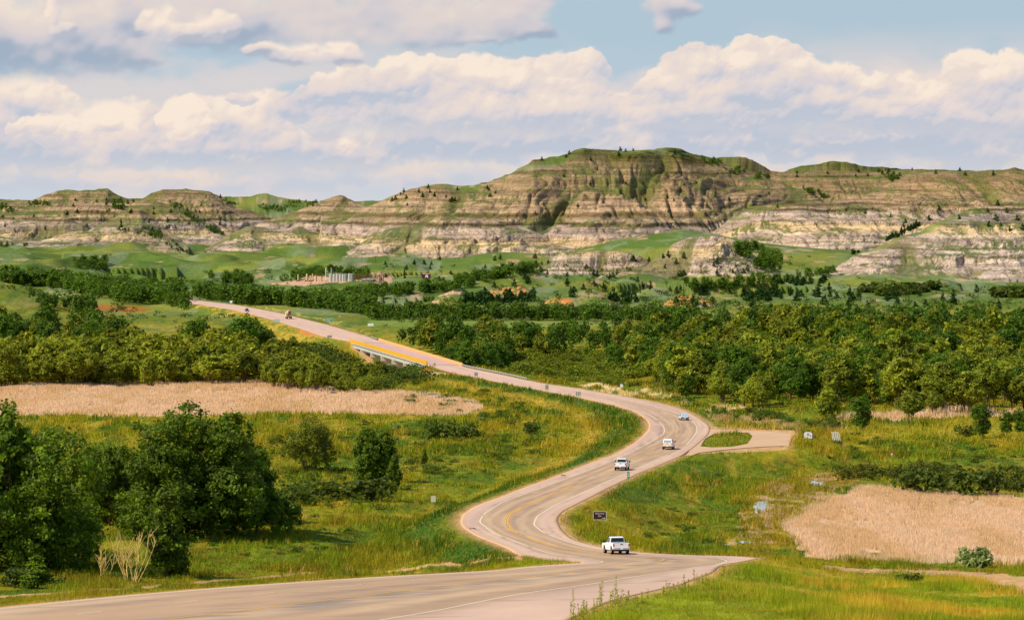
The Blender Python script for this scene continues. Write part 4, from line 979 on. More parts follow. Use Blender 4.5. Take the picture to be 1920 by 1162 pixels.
for (d, x, zz, k, H, hint, q) in specs:
    uu = U0 + F * x / d
    H *= .62 + .75 * float(fbm(np.array([x / 13.]), np.array([d / 34.]), 2)[0])
    if hint == 'left' and uu > 610: H *= .62
    if cnt.get(k, 0) < lim[k] and -60 < uu < 1985:
        cnt[k] = cnt.get(k, 0) + 1
        cat = 'cottonwood tree' if k == 'cottonwood' else 'willow tree'
        add_plant('cottonwood_tree' if k == 'cottonwood' else 'willow_tree', k, int(q * 997) % 5, (x, d, zz), H, lab_of(k, hint, uu, d, H, q), cat, GRP[hint] , SP[k], widen=.9 + .35 * q, sink=.2)
    else:
        V0, F0, C0, H0 = low(k, int(q * 997) % 4, 1000 if d < 1500 else 600, .48)
        wood.add(V0, F0, C0, (x, d, zz), H, H0, q * 6.28, 1.05, toned(k))
wood.build('valley_woods', M_LEAF)
print("plants", cnt, "mass", wood.n // 4)

# ---- far woods and thickets, sampled where the photo shows them
far = Mass(); farj = Mass()
def thicket(poly, n, h0, h1, kind='cottonwood', seed=0, nleaf=110, tone=1.0, mass=None, size=1.15):
    rs = np.random.RandomState(seed); P = np.array(poly, float); m = 0; tries = 0
    while m < n and tries < n * 12:
        tries += 1
        u = P[:, 0].min() + rs.rand() * np.ptp(P[:, 0]); v = P[:, 1].min() + rs.rand() * np.ptp(P[:, 1])
        if not in_poly(np.array([u]), np.array([v]), P)[0]: continue
        if (v < 560 or n < 60) and vn(np.array([u / 17. + seed]), np.array([v / 5.]))[0] < .38: continue
        p = hit(u, v)
        if p[1] > 6500 or near_road(np.array([p[0]]), np.array([p[1]]), 8)[0]: continue
        V0, F0, C0, H0 = low(kind, rs.randint(4), nleaf, size if kind != 'juniper' else .62)
        (mass or far).add(V0, F0, C0, p - np.array([0, 0, .3]), h0 * .6 + (h1 - h0 * .6) * rs.rand() ** 1.3, H0, rs.rand() * 6.28, .9 + .6 * rs.rand(), toned(kind) * tone); m += 1
T_ = [
    ([(0, 530), (80, 536), (180, 560), (230, 570), (350, 572), (360, 562), (200, 545), (60, 530)], 300, 7, 12, 'cottonwood', .85),
    ([(0, 520), (60, 524), (200, 538), (350, 552), (480, 562), (520, 570), (500, 575), (350, 566), (200, 552), (0, 530)], 460, 7, 12, 'cottonwood', .85),
    ([(500, 570), (560, 570), (640, 577), (700, 588), (700, 594), (640, 586), (560, 578)], 220, 7, 12, 'cottonwood', .85),
    ([(690, 594), (900, 592), (1250, 599), (1380, 606), (1380, 610), (1250, 606), (960, 602), (690, 601)], 400, 5, 9.5, 'cottonwood', .75),
    ([(1380, 612), (1560, 616), (1760, 622), (1920, 626), (2060, 626), (2060, 640), (1800, 636), (1400, 622)], 420, 8, 13, 'cottonwood', .75),
    ([(640, 553), (760, 547), (880, 536), (890, 540), (800, 553), (700, 562), (650, 562)], 170, 6, 10, 'cottonwood', .9),
    ([(850, 534), (900, 520), (960, 508), (1010, 503), (1010, 508), (940, 522), (870, 537)], 120, 6, 9, 'cottonwood', .9),
    ([(380, 500), (440, 508), (480, 520), (460, 526), (400, 516)], 60, 6, 9, 'cottonwood', .9),
    ([(520, 512), (580, 502), (640, 494), (650, 500), (590, 512), (530, 520)], 90, 5, 8, 'cottonwood', .9),
    ([(640, 506), (680, 500), (690, 512), (660, 516)], 36, 6, 9, 'cottonwood', .9),
    ([(135, 482), (200, 478), (195, 500), (140, 496)], 60, 5, 9, 'cottonwood', .9),
    ([(860, 562), (960, 560), (1010, 556), (1000, 566), (900, 572), (860, 572)], 90, 4, 7, 'juniper', .9),
    ([(1370, 452), (1430, 458), (1468, 480), (1462, 498), (1420, 492), (1390, 470)], 95, 6, 11, 'cottonwood', .85),
    ([(1490, 510), (1560, 498), (1570, 504), (1500, 518)], 40, 4, 7, 'cottonwood', .9),
    ([(1285, 524), (1360, 520), (1460, 514), (1500, 518), (1400, 530), (1290, 536)], 110, 5, 8, 'cottonwood', .9),
    ([(1310, 290), (1340, 298), (1400, 318), (1450, 330), (1440, 336), (1380, 326), (1320, 304)], 90, 3.5, 6, 'cottonwood', .9),
    ([(1505, 352), (1530, 356), (1560, 372), (1548, 378), (1520, 368)], 45, 4, 7, 'cottonwood', .8),
    ([(1642, 318), (1670, 322), (1688, 334), (1672, 338), (1655, 328)], 40, 4, 7, 'cottonwood', .8),
    ([(1596, 472), (1650, 450), (1700, 432), (1722, 420), (1726, 425), (1680, 446), (1600, 478)], 70, 3.5, 6, 'juniper', .9),
    ([(192, 388), (215, 376), (240, 378), (228, 390), (200, 396)], 60, 4, 8, 'cottonwood', .8),
    ([(318, 376), (340, 384), (380, 408), (420, 432), (432, 440), (418, 438), (370, 412), (322, 386)], 90, 4, 7, 'cottonwood', .8),
    ([(480, 384), (540, 384), (545, 398), (500, 396)], 60, 4, 7, 'cottonwood', .9), ([(540, 376), (598, 378), (590, 384), (545, 386)], 45, 4, 7, 'cottonwood', .9), ([(418, 374), (445, 376), (448, 382), (425, 382)], 20, 4, 7, 'cottonwood', .9),
    ([(0, 384), (25, 388), (25, 404), (0, 404)], 30, 4, 8, 'cottonwood', .8), ([(50, 378), (70, 376), (110, 388), (100, 392), (60, 386)], 26, 4, 7, 'cottonwood', .8), ([(210, 424), (300, 424), (310, 440), (250, 432)], 50, 3, 6, 'cottonwood', .8),
    ([(270, 425), (320, 446), (350, 466), (335, 464), (290, 444)], 36, 3, 6, 'cottonwood', .8), ([(0, 452), (55, 450), (50, 454), (0, 456)], 22, 3, 6, 'cottonwood', .8),
    ([(1140, 560), (1180, 556), (1210, 560), (1200, 570), (1150, 572)], 26, 3.5, 6, 'juniper', .9), ([(1380, 556), (1460, 548), (1470, 560), (1400, 568)], 50, 3.5, 6, 'juniper', .9), ([(1450, 528), (1540, 524), (1550, 532), (1460, 538)], 46, 3.5, 6, 'juniper', .9),
    ([(1650, 550), (1750, 540), (1750, 548), (1660, 556)], 46, 3.5, 6, 'shrub', .8), ([(1620, 545), (1660, 540), (1660, 548), (1625, 552)], 20, 3, 5, 'shrub', .8), ([(1860, 552), (1930, 548), (1930, 560), (1870, 560)], 26, 3, 5, 'shrub', .8),
    ([(560, 568), (620, 562), (700, 558), (700, 568), (620, 574)], 60, 6, 10, 'cottonwood', .9),
    ([(318, 574), (350, 574), (352, 582), (320, 582)], 14, 8, 12, 'cottonwood', .8),
    ([(60, 560), (90, 570), (88, 576), (60, 572)], 8, 5, 8, 'cottonwood', .7), ([(118, 574), (175, 574), (178, 590), (130, 590)], 34, 6, 10, 'cottonwood', .7), ([(70, 572), (118, 576), (118, 582), (75, 580)], 16, 5, 8, 'cottonwood', .7),
]
for i, (poly, n, h0, h1, k, tn) in enumerate(T_):
    if i > 6 and poly[0][1] < 545 and k == 'cottonwood': poly = [(u, v + (h1 * 1.3 if v > 400 else 3)) for u, v in poly]
    thicket(poly, n, h0, h1, k, 500 + i, tone=tn, nleaf=170, size=.85, mass=farj if k == 'juniper' else None)
for k_, (P_, n_) in enumerate([([(0, 500), (700, 500), (1000, 500), (1300, 560), (1920, 540), (1920, 600), (1200, 596), (700, 590), (500, 560), (0, 560)], 420), ([(1000, 500), (1500, 470), (1600, 520), (1920, 545), (1920, 600), (1100, 590), (900, 560)], 420), ([(200, 560), (480, 600), (440, 640), (200, 600)], 60), ([(690, 596), (1150, 606), (1100, 640), (700, 625)], 60)]):
    thicket(P_, n_, 1.0, 3.6, 'shrub', 700 + k_, nleaf=46, size=.4, tone=np.array((.8, .9, .8)))
far.build('far_woods', M_LEAF); farj.build('juniper_thickets', M_NEEDLE)
print("far", far.n // 4, farj.n // 4)

# ---- junipers one can count on the hills
rs = np.random.RandomState(9)
JZ = [([(1000, 505), (1250, 480), (1500, 500), (1560, 540), (1100, 560), (880, 560)], 62, 3.5, 6, "dark juniper dotted on the green slope below the main butte"),
      ([(1500, 545), (1920, 545), (1920, 585), (1400, 595), (1180, 570)], 46, 3.5, 6.5, "dark juniper dotted on the rolling pasture below the striped butte"),
      ([(700, 372), (800, 352), (930, 345), (930, 368), (760, 395)], 22, 3.5, 5.5, "dark juniper on the long shoulder left of the main butte"),
      ([(940, 330), (1080, 285), (1280, 280), (1480, 345), (1500, 400), (1000, 420)], 34, 3, 5, "small dark juniper scattered over the main butte"),
      ([(0, 376), (420, 370), (420, 430), (0, 440)], 40, 3.5, 6, "dark juniper scattered over the left buttes"),
      ([(1560, 400), (1920, 380), (1920, 440), (1750, 440)], 16, 3.5, 5.5, "dark juniper on the green top of the striped butte"),
      ([(1450, 318), (1900, 320), (1900, 330), (1480, 335)], 14, 3.5, 5.5, "dark juniper along the plateau rim behind the pale wall"),
      ([(640, 500), (1000, 470), (1080, 500), (700, 530)], 22, 3, 5, "small juniper dotted on the pasture beside the tank farm")]
for poly, n, h0, h1, lab in JZ:
    P = np.array(poly, float); m = 0
    while m < n:
        u = P[:, 0].min() + rs.rand() * np.ptp(P[:, 0]); v = P[:, 1].min() + rs.rand() * np.ptp(P[:, 1])
        if not in_poly(np.array([u]), np.array([v]), P)[0]: continue
        m += 1; p = hit(u, v); hh_ = h0 + (h1 - h0) * rs.rand(); fu = (u - P[:, 0].min()) / np.ptp(P[:, 0]); lb_ = ('tall ' if hh_ > h0 + .66 * (h1 - h0) else ('low ' if hh_ < h0 + .33 * (h1 - h0) else '')) + lab + ', ' + ['far left', 'left', 'middle', 'right', 'far right'][min(4, int(fu * 5))]
        add_plant('juniper_tree', 'juniper', rs.randint(4), p, hh_, lb_, 'juniper', 'junipers scattered on the hills', SP['juniper'], widen=.9 + .6 * rs.rand())
# skyline trees on the main butte
for (u, h, lab) in ((1163, 5.0, "left tree of the pair on the flat top of the main butte"), (1187, 3.4, "right small tree of the pair on the flat top of the main butte"), (1016, 4.5, "lone juniper on the left shoulder of the main butte")):
    p = hit(u, {1163: 283, 1187: 283, 1016: 301}[u]); add_plant('juniper_tree', 'juniper', 1, p, h, lab, 'juniper', None, SP['juniper'], widen=1.2)
# single valley trees
SG = [(372, 655, 594, 'cottonwood', 1.25, "round-topped dark cottonwood standing clear of the left wood"), (462, 672, 588, 'cottonwood', 1.3, "dark cottonwood below the road near the white board"), (430, 668, 610, 'cottonwood', 1.2, "cottonwood between the two tallest of the left wood"), (498, 668, 612, 'cottonwood', 1.1, "cottonwood at the right end of the left wood"),
      (548, 668, 630, 'willow', 1.2, "olive willow between the left wood and the bridge"), (520, 672, 634, 'cottonwood', 1.0, "small dark tree between the left wood and the bridge"), (402, 724, 664, 'yellow_willow', 1.9, "spreading yellow willow alone at the far edge of the left reed bed"),
      (655, 588, 572, 'cottonwood', 1.0, "small tree behind the green highway sign"), (797, 620, 598, 'cottonwood', 1.1, "lone small tree in the far meadow beyond the bridge"), (1072, 618, 596, 'cottonwood', 1.1, "lone round tree in the far meadow behind the brush"),
      (1842, 822, 752, 'cottonwood', .95, "slender young tree on the dry meadow at the far right"), (1618, 806, 738, 'cottonwood', 1.1, "dark young tree leaning out in front of the right wood"), (1888, 815, 768, 'cottonwood', 1.0, "left tree of the little group at the right edge"), (1912, 816, 764, 'cottonwood', 1.1, "right tree of the little group at the right edge"),
      (1708, 798, 728, 'willow', 1.3, "willow at the near edge of the right wood above the dry meadow"), (1150, 696, 640, 'cottonwood', 1.15, "bushy dark tree behind the brush, left of the right wood"), (1372, 742, 686, 'willow', 1.3, "low round willow at the near corner of the right wood"), (1768, 588, 566, 'cottonwood', 1.3, "round dark tree alone on the right pasture"),
      (980, 660, 598, 'cottonwood', 1.5, "broad bright cottonwood right of the bridge thicket"), (1195, 690, 622, 'cottonwood', 1.1, "tall tree at the left end of the right wood"), (1812, 820, 796, 'shrub', 1.1, "dark leaning bush beside the slender young tree")]
for (u, v, tv, k, wd, lab) in SG:
    p = hit(u, v); H = (v - tv) * p[1] / F
    add_plant('lone_tree' if k != 'shrub' else 'bush', k, 1, p, H, lab, 'lone tree' if k != 'shrub' else 'bush', None, SP[k], widen=wd)
# bushes in the meadows
SB = [(812, 826, 785, 'shrub', 1.0, "brownish green bush in the far left meadow, larger one of two"), (868, 822, 795, 'shrub', 1.0, "brownish green bush in the far left meadow, right one of two"), (993, 814, 788, 'shrub', .9, "dark spindly bush near the inside of the road's upper bend"),
      (545, 945, 905, 'shrub', 1.2, "dark bush right of the lower rounded cottonwood"), (600, 935, 895, 'shrub', 1.3, "olive bush below the open willow bush"), (700, 940, 890, 'shrub', 1.4, "brownish bush at the foot of the dense rounded meadow tree"), (30, 1100, 1060, 'shrub', 1.2, "green bush by the road at the far left edge"),
      (1835, 1064, 1024, 'silver_shrub', 1.15, "silvery green bush beside the dirt track at the right"), (744, 808, 795, 'silver_shrub', 1.0, "pale silver bush in the left meadow, left one of two"), (901, 793, 781, 'silver_shrub', 1.1, "pale silver bush in the left meadow, right one of two"),
      (1705, 925, 868, 'shrub', 1.0, "taller dark shrub at the edge of the right reed bed"), (1855, 930, 870, 'shrub', 1.1, "brown-green shrub behind the right reed bed"), (1710, 1092, 1070, 'shrub', 1.6, "low dark bush below the dirt track on the right"), (812, 676, 676, 'shrub', 1, "")]
for (u, v, tv, k, wd, lab) in SB:
    if not lab: continue
    p = hit(u, v); H = (v - tv) * p[1] / F
    add_plant('bush', k, 2, p, H, lab, 'bush', None, SP['shrub'], widen=wd)
# brush row behind the right reed bed and around
BP = [([(1560, 885), (1700, 880), (1920, 885), (2100, 885), (2100, 925), (1920, 930), (1800, 928), (1690, 912), (1600, 900)], 30, .6, 3.0, 'shrub', "shrub of the dark brush row behind the right reed bed", (1.15, .9, .6)),
      ([(960, 664), (1250, 664), (1240, 700), (1180, 712), (960, 700)], 85, 2.0, 4.0, 'shrub', "yellow-green shrub of the brush between road and right wood", (1.9, 1.6, .8))]
bm_ = Mass()
for i, (poly, n, h0, h1, k, lab, tn) in enumerate(BP):
    thicket(poly, n * 3, h0, h1, 'shrub', 900 + i, nleaf=520, size=.2, tone=np.array(tn), mass=bm_)
for i, (poly, n, h0, h1, tn) in enumerate([([(640, 700), (760, 700), (800, 712), (740, 730), (700, 735), (735, 712)], 60, 2, 4, (1, 1, .8)), ([(760, 690), (815, 686), (840, 694), (780, 697)], 26, 1.5, 3, (.7, .9, .8)), ([(520, 650), (620, 655), (650, 690), (560, 695), (500, 680)], 150, 2.0, 4.5, (1.0, .95, .7)),
        ([(500, 880), (640, 870), (780, 920), (700, 960), (540, 950), (500, 930)], 70, .8, 1.8, (1.35, 1.25, .8)), ([(640, 790), (1000, 790), (1010, 860), (860, 900), (760, 880), (640, 860)], 170, .8, 1.7, (1.3, 1.25, .8)),
        ([(1250, 745), (1500, 785), (1600, 800), (1560, 806), (1400, 790), (1240, 752)], 50, 1.2, 2.4, (1, 1, .8)), ([(1000, 700), (1250, 712), (1320, 745), (1200, 728), (1020, 712)], 90, 1.2, 2.4, (1.6, 1.4, .8)),
        ([(740, 750), (900, 730), (1000, 770), (960, 800), (920, 790)], 80, .8, 1.8, (.9, 1, .7)), ([(1420, 800), (1920, 840), (1920, 880), (1500, 880), (1460, 850)], 90, .6, 1.3, (.9, .95, .7)),
        ([(0, 1060), (300, 1050), (280, 1090), (0, 1105)], 50, .8, 2.0, (.9, 1, .7)), ([(150, 900), (520, 960), (700, 980), (640, 1040), (300, 1060)], 90, .5, 1.2, (.85, .95, .7)), ([(1060, 985), (1200, 900), (1350, 880), (1420, 1000), (1300, 1035)], 60, .4, 1.0, (.8, .9, .6))]):
    thicket(poly, n, h0, h1, 'shrub', 950 + i, nleaf=420, size=.2, tone=np.array(tn), mass=bm_)
bm_.build('undergrowth', M_LEAF)

# ---- dead bush with bleached stems
def dead_bush(u, v, H, spread, n, seed, lab):
    rs = np.random.RandomState(seed); p = hit(u, v); P = []
    for i in range(n):
        a = rs.rand() * 6.283; q = spread * rs.rand(); x0 = (rs.rand() - .5) * spread * .9; y0 = (rs.rand() - .5) * 2
        h = H * (.55 + .45 * rs.rand()); tip = np.array([x0 + math.cos(a) * q, y0 + math.sin(a) * q, h]); b0 = np.array([x0 * .5, y0 * .5, -.3])
        mid = (b0 + tip) * .5 + rs.normal(size=3) * .25; P.append(tube([b0, mid, tip], [.055, .04, .015], 4))
        for j in range(7):
            f = .35 + .6 * rs.rand(); s_ = b0 + (mid - b0) * min(1, f * 2) if f < .5 else mid + (tip - mid) * (f * 2 - 1)
            e = s_ + np.array([rs.normal() * .45, rs.normal() * .45, .6 + 1.1 * rs.rand()]); P.append(tube([s_, (s_ + e) * .5 + rs.normal(size=3) * .06, e], [.03, .022, .01], 3))
    V, Fc = join(P); me = fast_mesh('dead_bush', V, Fc, 4, None, True, (M_DEAD,))
    o = bpy.data.objects.new('dead_bush', me); o.location = p; col.objects.link(o); tag(o, lab, 'dead bush')
dead_bush(245, 1092, 6.2, 3.4, 17, 3, "bleached leafless bush with pale stems in front of the young cottonwood")
dead_bush(192, 1088, 4.2, 1.5, 5, 4, "smaller bleached dead bush left of the large pale one")

# ---- grasses and reeds
M_GRASSM = attr_mat("grass_blades", 0.85, 0.15, transl=.25, nz=.12, scale=.8)
def blades(name, X, D, Z, C, h, w, nb, lean, seed, kind='stuff'):
    rs = np.random.RandomState(seed); n = len(X)
    X = np.repeat(X, nb) + rs.normal(size=n * nb) * .10 * lean * 3; D = np.repeat(D, nb) + rs.normal(size=n * nb) * .1 * lean * 3; Z = np.repeat(Z, nb)
    H = np.repeat(h, nb) * (.6 + .6 * rs.rand(n * nb)); W = np.repeat(w, nb); a = rs.rand(n * nb) * 6.283
    cx = np.cos(a) * W * .5; cy = np.sin(a) * W * .5; lx = rs.normal(size=n * nb) * lean * H + .18 * H * lean * 2; ly = rs.normal(size=n * nb) * lean * H
    V = np.empty((n * nb, 3, 3)); V[:, 0] = np.stack([X - cx, D - cy, Z - .08], 1); V[:, 1] = np.stack([X + cx, D + cy, Z - .08], 1); V[:, 2] = np.stack([X + lx, D + ly, Z + H], 1)
    c = np.repeat(C, nb, 0) * (.78 + .5 * rs.rand(n * nb))[:, None]
    c = np.repeat(c[:, None, :], 3, 1).reshape(-1, 3)
    me = fast_mesh(name, V.reshape(-1, 3), np.arange(n * nb * 3).reshape(-1, 3), 3, c, False, (M_GRASSM,))
    o = bpy.data.objects.new(name, me); col.objects.link(o); o['kind'] = 'stuff'
    return o
def no_grass(X, D):
    m = near_road(X, D, .25)
    m &= ~in_poly(X, D, ISLEW)
    for P in (TRACK_L, TRACK_R): m |= in_poly(X, D, P)
    return m
def scatter(d0, d1, n, seed, pw=2.0, um=150):
    rs = np.random.RandomState(seed); t = rs.rand(n)
    D = (d0 ** (1 - pw) + t * (d1 ** (1 - pw) - d0 ** (1 - pw))) ** (1 / (1 - pw))
    u = -um + rs.rand(n) * (1920 + 2 * um); return (u - U0) * D / F, D
def field(name, d0, d1, n, h, w, nb, seed, lean=.22, tint=(1.22, 1.25, 1.0)):
    X, D = scatter(d0, d1, n, seed); m = ~no_grass(X, D)
    for P in (REED_L, REED_R): m &= ~in_poly(X, D, P)
    X = X[m]; D = D[m]; z, c, rock = cover_at(X, D)
    rs = np.random.RandomState(seed + 5); tall = fbm(X / 5 + 3, D / 18 + 5, 3)
    hh = h * (.45 + 1.3 * sst(tall, .35, .7)) * (.7 + .6 * rs.rand(len(X)))
    dr = np.minimum(np.abs(X - XR(np.clip(D, 171, 2325))), np.abs(X - XL(np.clip(D, 171, 2325)))); hh = hh * (.35 + .65 * sst(dr, .3, 3.5))
    gold = (rs.rand(len(X)) < .10)[:, None]; c = np.where(gold, C_GOLD * GAIN * .9, c) * np.array(tint)
    blades(name, X, D, z, c, hh, w * D / 400 * np.ones(len(X)), nb, lean, seed)
field('roadside_grass', 225, 420, 150000, .42, .055, 3, 21)
field('meadow_grass', 400, 760, 170000, .48, .07, 3, 22)
field('valley_grass', 740, 1500, 120000, .70, .085, 3, 23)
def reeds(name, P, dens, h, w, seed):
    rs = np.random.RandomState(seed); x0, y0 = P.min(0); x1, y1 = P.max(0); n = int((x1 - x0) * (y1 - y0) * dens)
    X = x0 + rs.rand(n) * (x1 - x0); D = y0 + rs.rand(n) * (y1 - y0)
    nz = (fbm(X / 6 + 30, D / 34 + 11, 3) - .5); m = in_poly(X + nz * 6 + rs.normal(size=n) * .8, D + nz * 30 + rs.normal(size=n) * 5, P); m &= ~((fbm(X / 3 + 8, D / 16, 4) > .66))
    X = X[m]; D = D[m]; z = terrain(X, D)
    t = fbm(X / 9 + 3, D / 60 + 2, 4)[:, None]; c = C_REED * (1 - sst(t, .4, .6)) + C_REEDP * sst(t, .4, .6)
    gr = (rs.rand(len(X)) < .04)[:, None]; c = np.where(gr, C_OCHRE, c) * GAIN * 1.12
    blades(name, X, D, z, c, np.full(len(X), h) * (.8 + .3 * fbm(X / 3, D / 10, 3)), np.full(len(X), w), 2, .10, seed)
reeds('dry_reeds_right', REED_R, 22.0, .75, .06, 31)
reeds('dry_reeds_left', REED_L, 6.0, .95, .11, 32)
reeds('dry_reeds_far', REED_F, 2.0, 1.4, .2, 33)
# tall weeds against the pavement in the near corner
def weeds():
    rs = np.random.RandomState(61); P = []; L = []
    VV = []; FF = []; CC = []; n = 0
    for i in range(95):
        t = rs.rand() ** 1.9; u = 1068 + t * 300; e = np.interp(u, [1063, 1140, 1280, 1340], [1162, 1127, 1095, 1073]); p = hit(u + rs.rand() * 14, e + 5 + rs.rand() * 10)
        H = .4 + 1.5 * rs.rand() ** 2.5 * (1.3 - t); m = int(30 * H + 8)
        f = rs.rand(m); cen = np.stack([rs.normal(size=m) * .10 * (1.2 - f), rs.normal(size=m) * .10 * (1.2 - f), f * H], 1) + p
        V, Fc, c = leaves(rs, cen, rs.normal(size=(m, 3)), .055, np.array(lin(168, 172, 52)[:3]), np.ones(m)); VV.append(V); FF.append(Fc + n); CC.append(c); n += len(V)
        sv, sf = tube([p, p + np.array([rs.normal() * .08, rs.normal() * .08, H])], [.018, .008], 3); VV.append(sv); FF.append(sf + n); CC.append(np.tile(np.array(lin(120, 120, 40)[:3]), (len(sv), 1))); n += len(sv)
    me = fast_mesh('tall_weeds', np.concatenate(VV), np.concatenate(FF), 4, np.concatenate(CC) * GAIN, False, (M_LEAF,))
    o = bpy.data.objects.new('tall_weeds', me); col.objects.link(o); o['kind'] = 'stuff'
weeds()
# ------------------------------------------------------------------ made things
class MB:
    def __init__(s): s.V = []; s.F = []
    def add(s, V, Fs):
        n = len(s.V); s.V += [tuple(v) for v in V]; s.F += [tuple(i + n for i in f) for f in Fs]; return s
    def box(s, x0, x1, y0, y1, z0, z1):
        return s.add([(x0, y0, z0), (x1, y0, z0), (x1, y1, z0), (x0, y1, z0), (x0, y0, z1), (x1, y0, z1), (x1, y1, z1), (x0, y1, z1)],
                     [(3, 2, 1, 0), (4, 5, 6, 7), (0, 1, 5, 4), (1, 2, 6, 5), (2, 3, 7, 6), (3, 0, 4, 7)])
    def prism(s, prof, w0, w1=None, inset=None):
        """side profile [(y, z)...] made w0 wide; inset(z) narrows it per height"""
        n = len(prof); f = inset or (lambda z: 0)
        L = [(-(w0 / 2 - f(z)), y, z) for y, z in prof]; R = [((w0 / 2 - f(z)), y, z) for y, z in prof]
        return s.add(L + R, [tuple(range(n)), tuple(range(2 * n - 1, n - 1, -1))] + [(i, i + n, (i + 1) % n + n, (i + 1) % n) for i in range(n)])
    def cyl(s, c, r, h, axis='z', n=16, r2=None):
        r2 = r if r2 is None else r2; V = []
        for k, rr in ((0, r), (h, r2)):
            for i in range(n):
                a = 2 * math.pi * i / n; p, q = rr * math.cos(a), rr * math.sin(a)
                V.append({'z': (c[0] + p, c[1] + q, c[2] + k), 'x': (c[0] + k, c[1] + p, c[2] + q), 'y': (c[0] + p, c[1] + k, c[2] + q)}[axis])
        return s.add(V, [tuple(range(n - 1, -1, -1)), tuple(range(n, 2 * n))] + [(i, (i + 1) % n, (i + 1) % n + n, i + n) for i in range(n)])
    def bar(s, a, b, r, n=5):
        a = np.array(a, float); b = np.array(b, float); V, Fq = tube([a, b], [r, r], n); return s.add(V, [tuple(f) for f in Fq] + [tuple(range(n - 1, -1, -1)), tuple(range(n, 2 * n))])
    def build(s, name, mat, parent=None, bevel=0.0, smooth=False):
        me = bpy.data.meshes.new(name); me.from_pydata(s.V, [], s.F); me.materials.append(mat); me.update()
        if smooth:
            for p in me.polygons: p.use_smooth = True
        o = bpy.data.objects.new(name, me); col.objects.link(o); o.parent = parent
        if bevel:
            m = o.modifiers.new('bevel', 'BEVEL'); m.width = bevel; m.segments = 2; m.limit_method = 'ANGLE'
        return o
def empty(name, loc, rz=0.0):
    o = bpy.data.objects.new(name, None); o.location = loc; o.rotation_euler = (0, 0, rz); col.objects.link(o); return o
P_WHITE = simple_mat("white_car_paint", lin(240, 238, 234), 0.28, 0.5); CREAM_OR_LIT = simple_mat("cream_cab_and_lit_tailgate", lin(240, 214, 170), 0.35, 0.5); P_SILVER = simple_mat("silver_car_paint", lin(204, 212, 220), 0.28, 0.5, 0.2)  # cream is the mixer cab's colour; on a tailgate it paints yellowish reflected light
P_BLUE = simple_mat("dark_blue_car_paint", lin(44, 58, 84), 0.3, 0.5); GLASS = simple_mat("dark_car_glass", lin(30, 38, 34), 0.08, 0.5); GLASS_L = simple_mat("light_car_glass", lin(150, 170, 186), 0.1, 0.5)
RUB = simple_mat("tyre_rubber", lin(24, 22, 20), 0.9, 0.1); CHR = simple_mat("chrome_bumper", lin(190, 190, 186), 0.25, 0.5, 0.7); RED = simple_mat("red_lamp_lens", lin(196, 36, 26), 0.3, 0.5); BLK = simple_mat("black_trim", lin(26, 24, 22), 0.6, 0.3)
TAN = simple_mat("dusty_tan_paint", lin(200, 172, 134), 0.6, 0.3, nz=.15, scale=1.); BRN = simple_mat("dusty_brown_frame", lin(110, 78, 52), 0.8, 0.2); ALU = simple_mat("galvanised_steel", lin(168, 166, 160), 0.5, 0.4, 0.3, nz=.1)
CONC = simple_mat("pale_concrete", lin(206, 196, 176), 0.9, 0.1, nz=.2, scale=.6); GIRD = simple_mat("grey_girder_paint", lin(186, 184, 172), 0.8, 0.2, nz=.25, scale=.5); ORG = simple_mat("orange_parapet_paint", lin(220, 164, 40), 0.8, 0.2, nz=.2, scale=.7); ORG2 = simple_mat("faded_orange_parapet", lin(222, 168, 104), 0.8, 0.2, nz=.15, scale=.7)

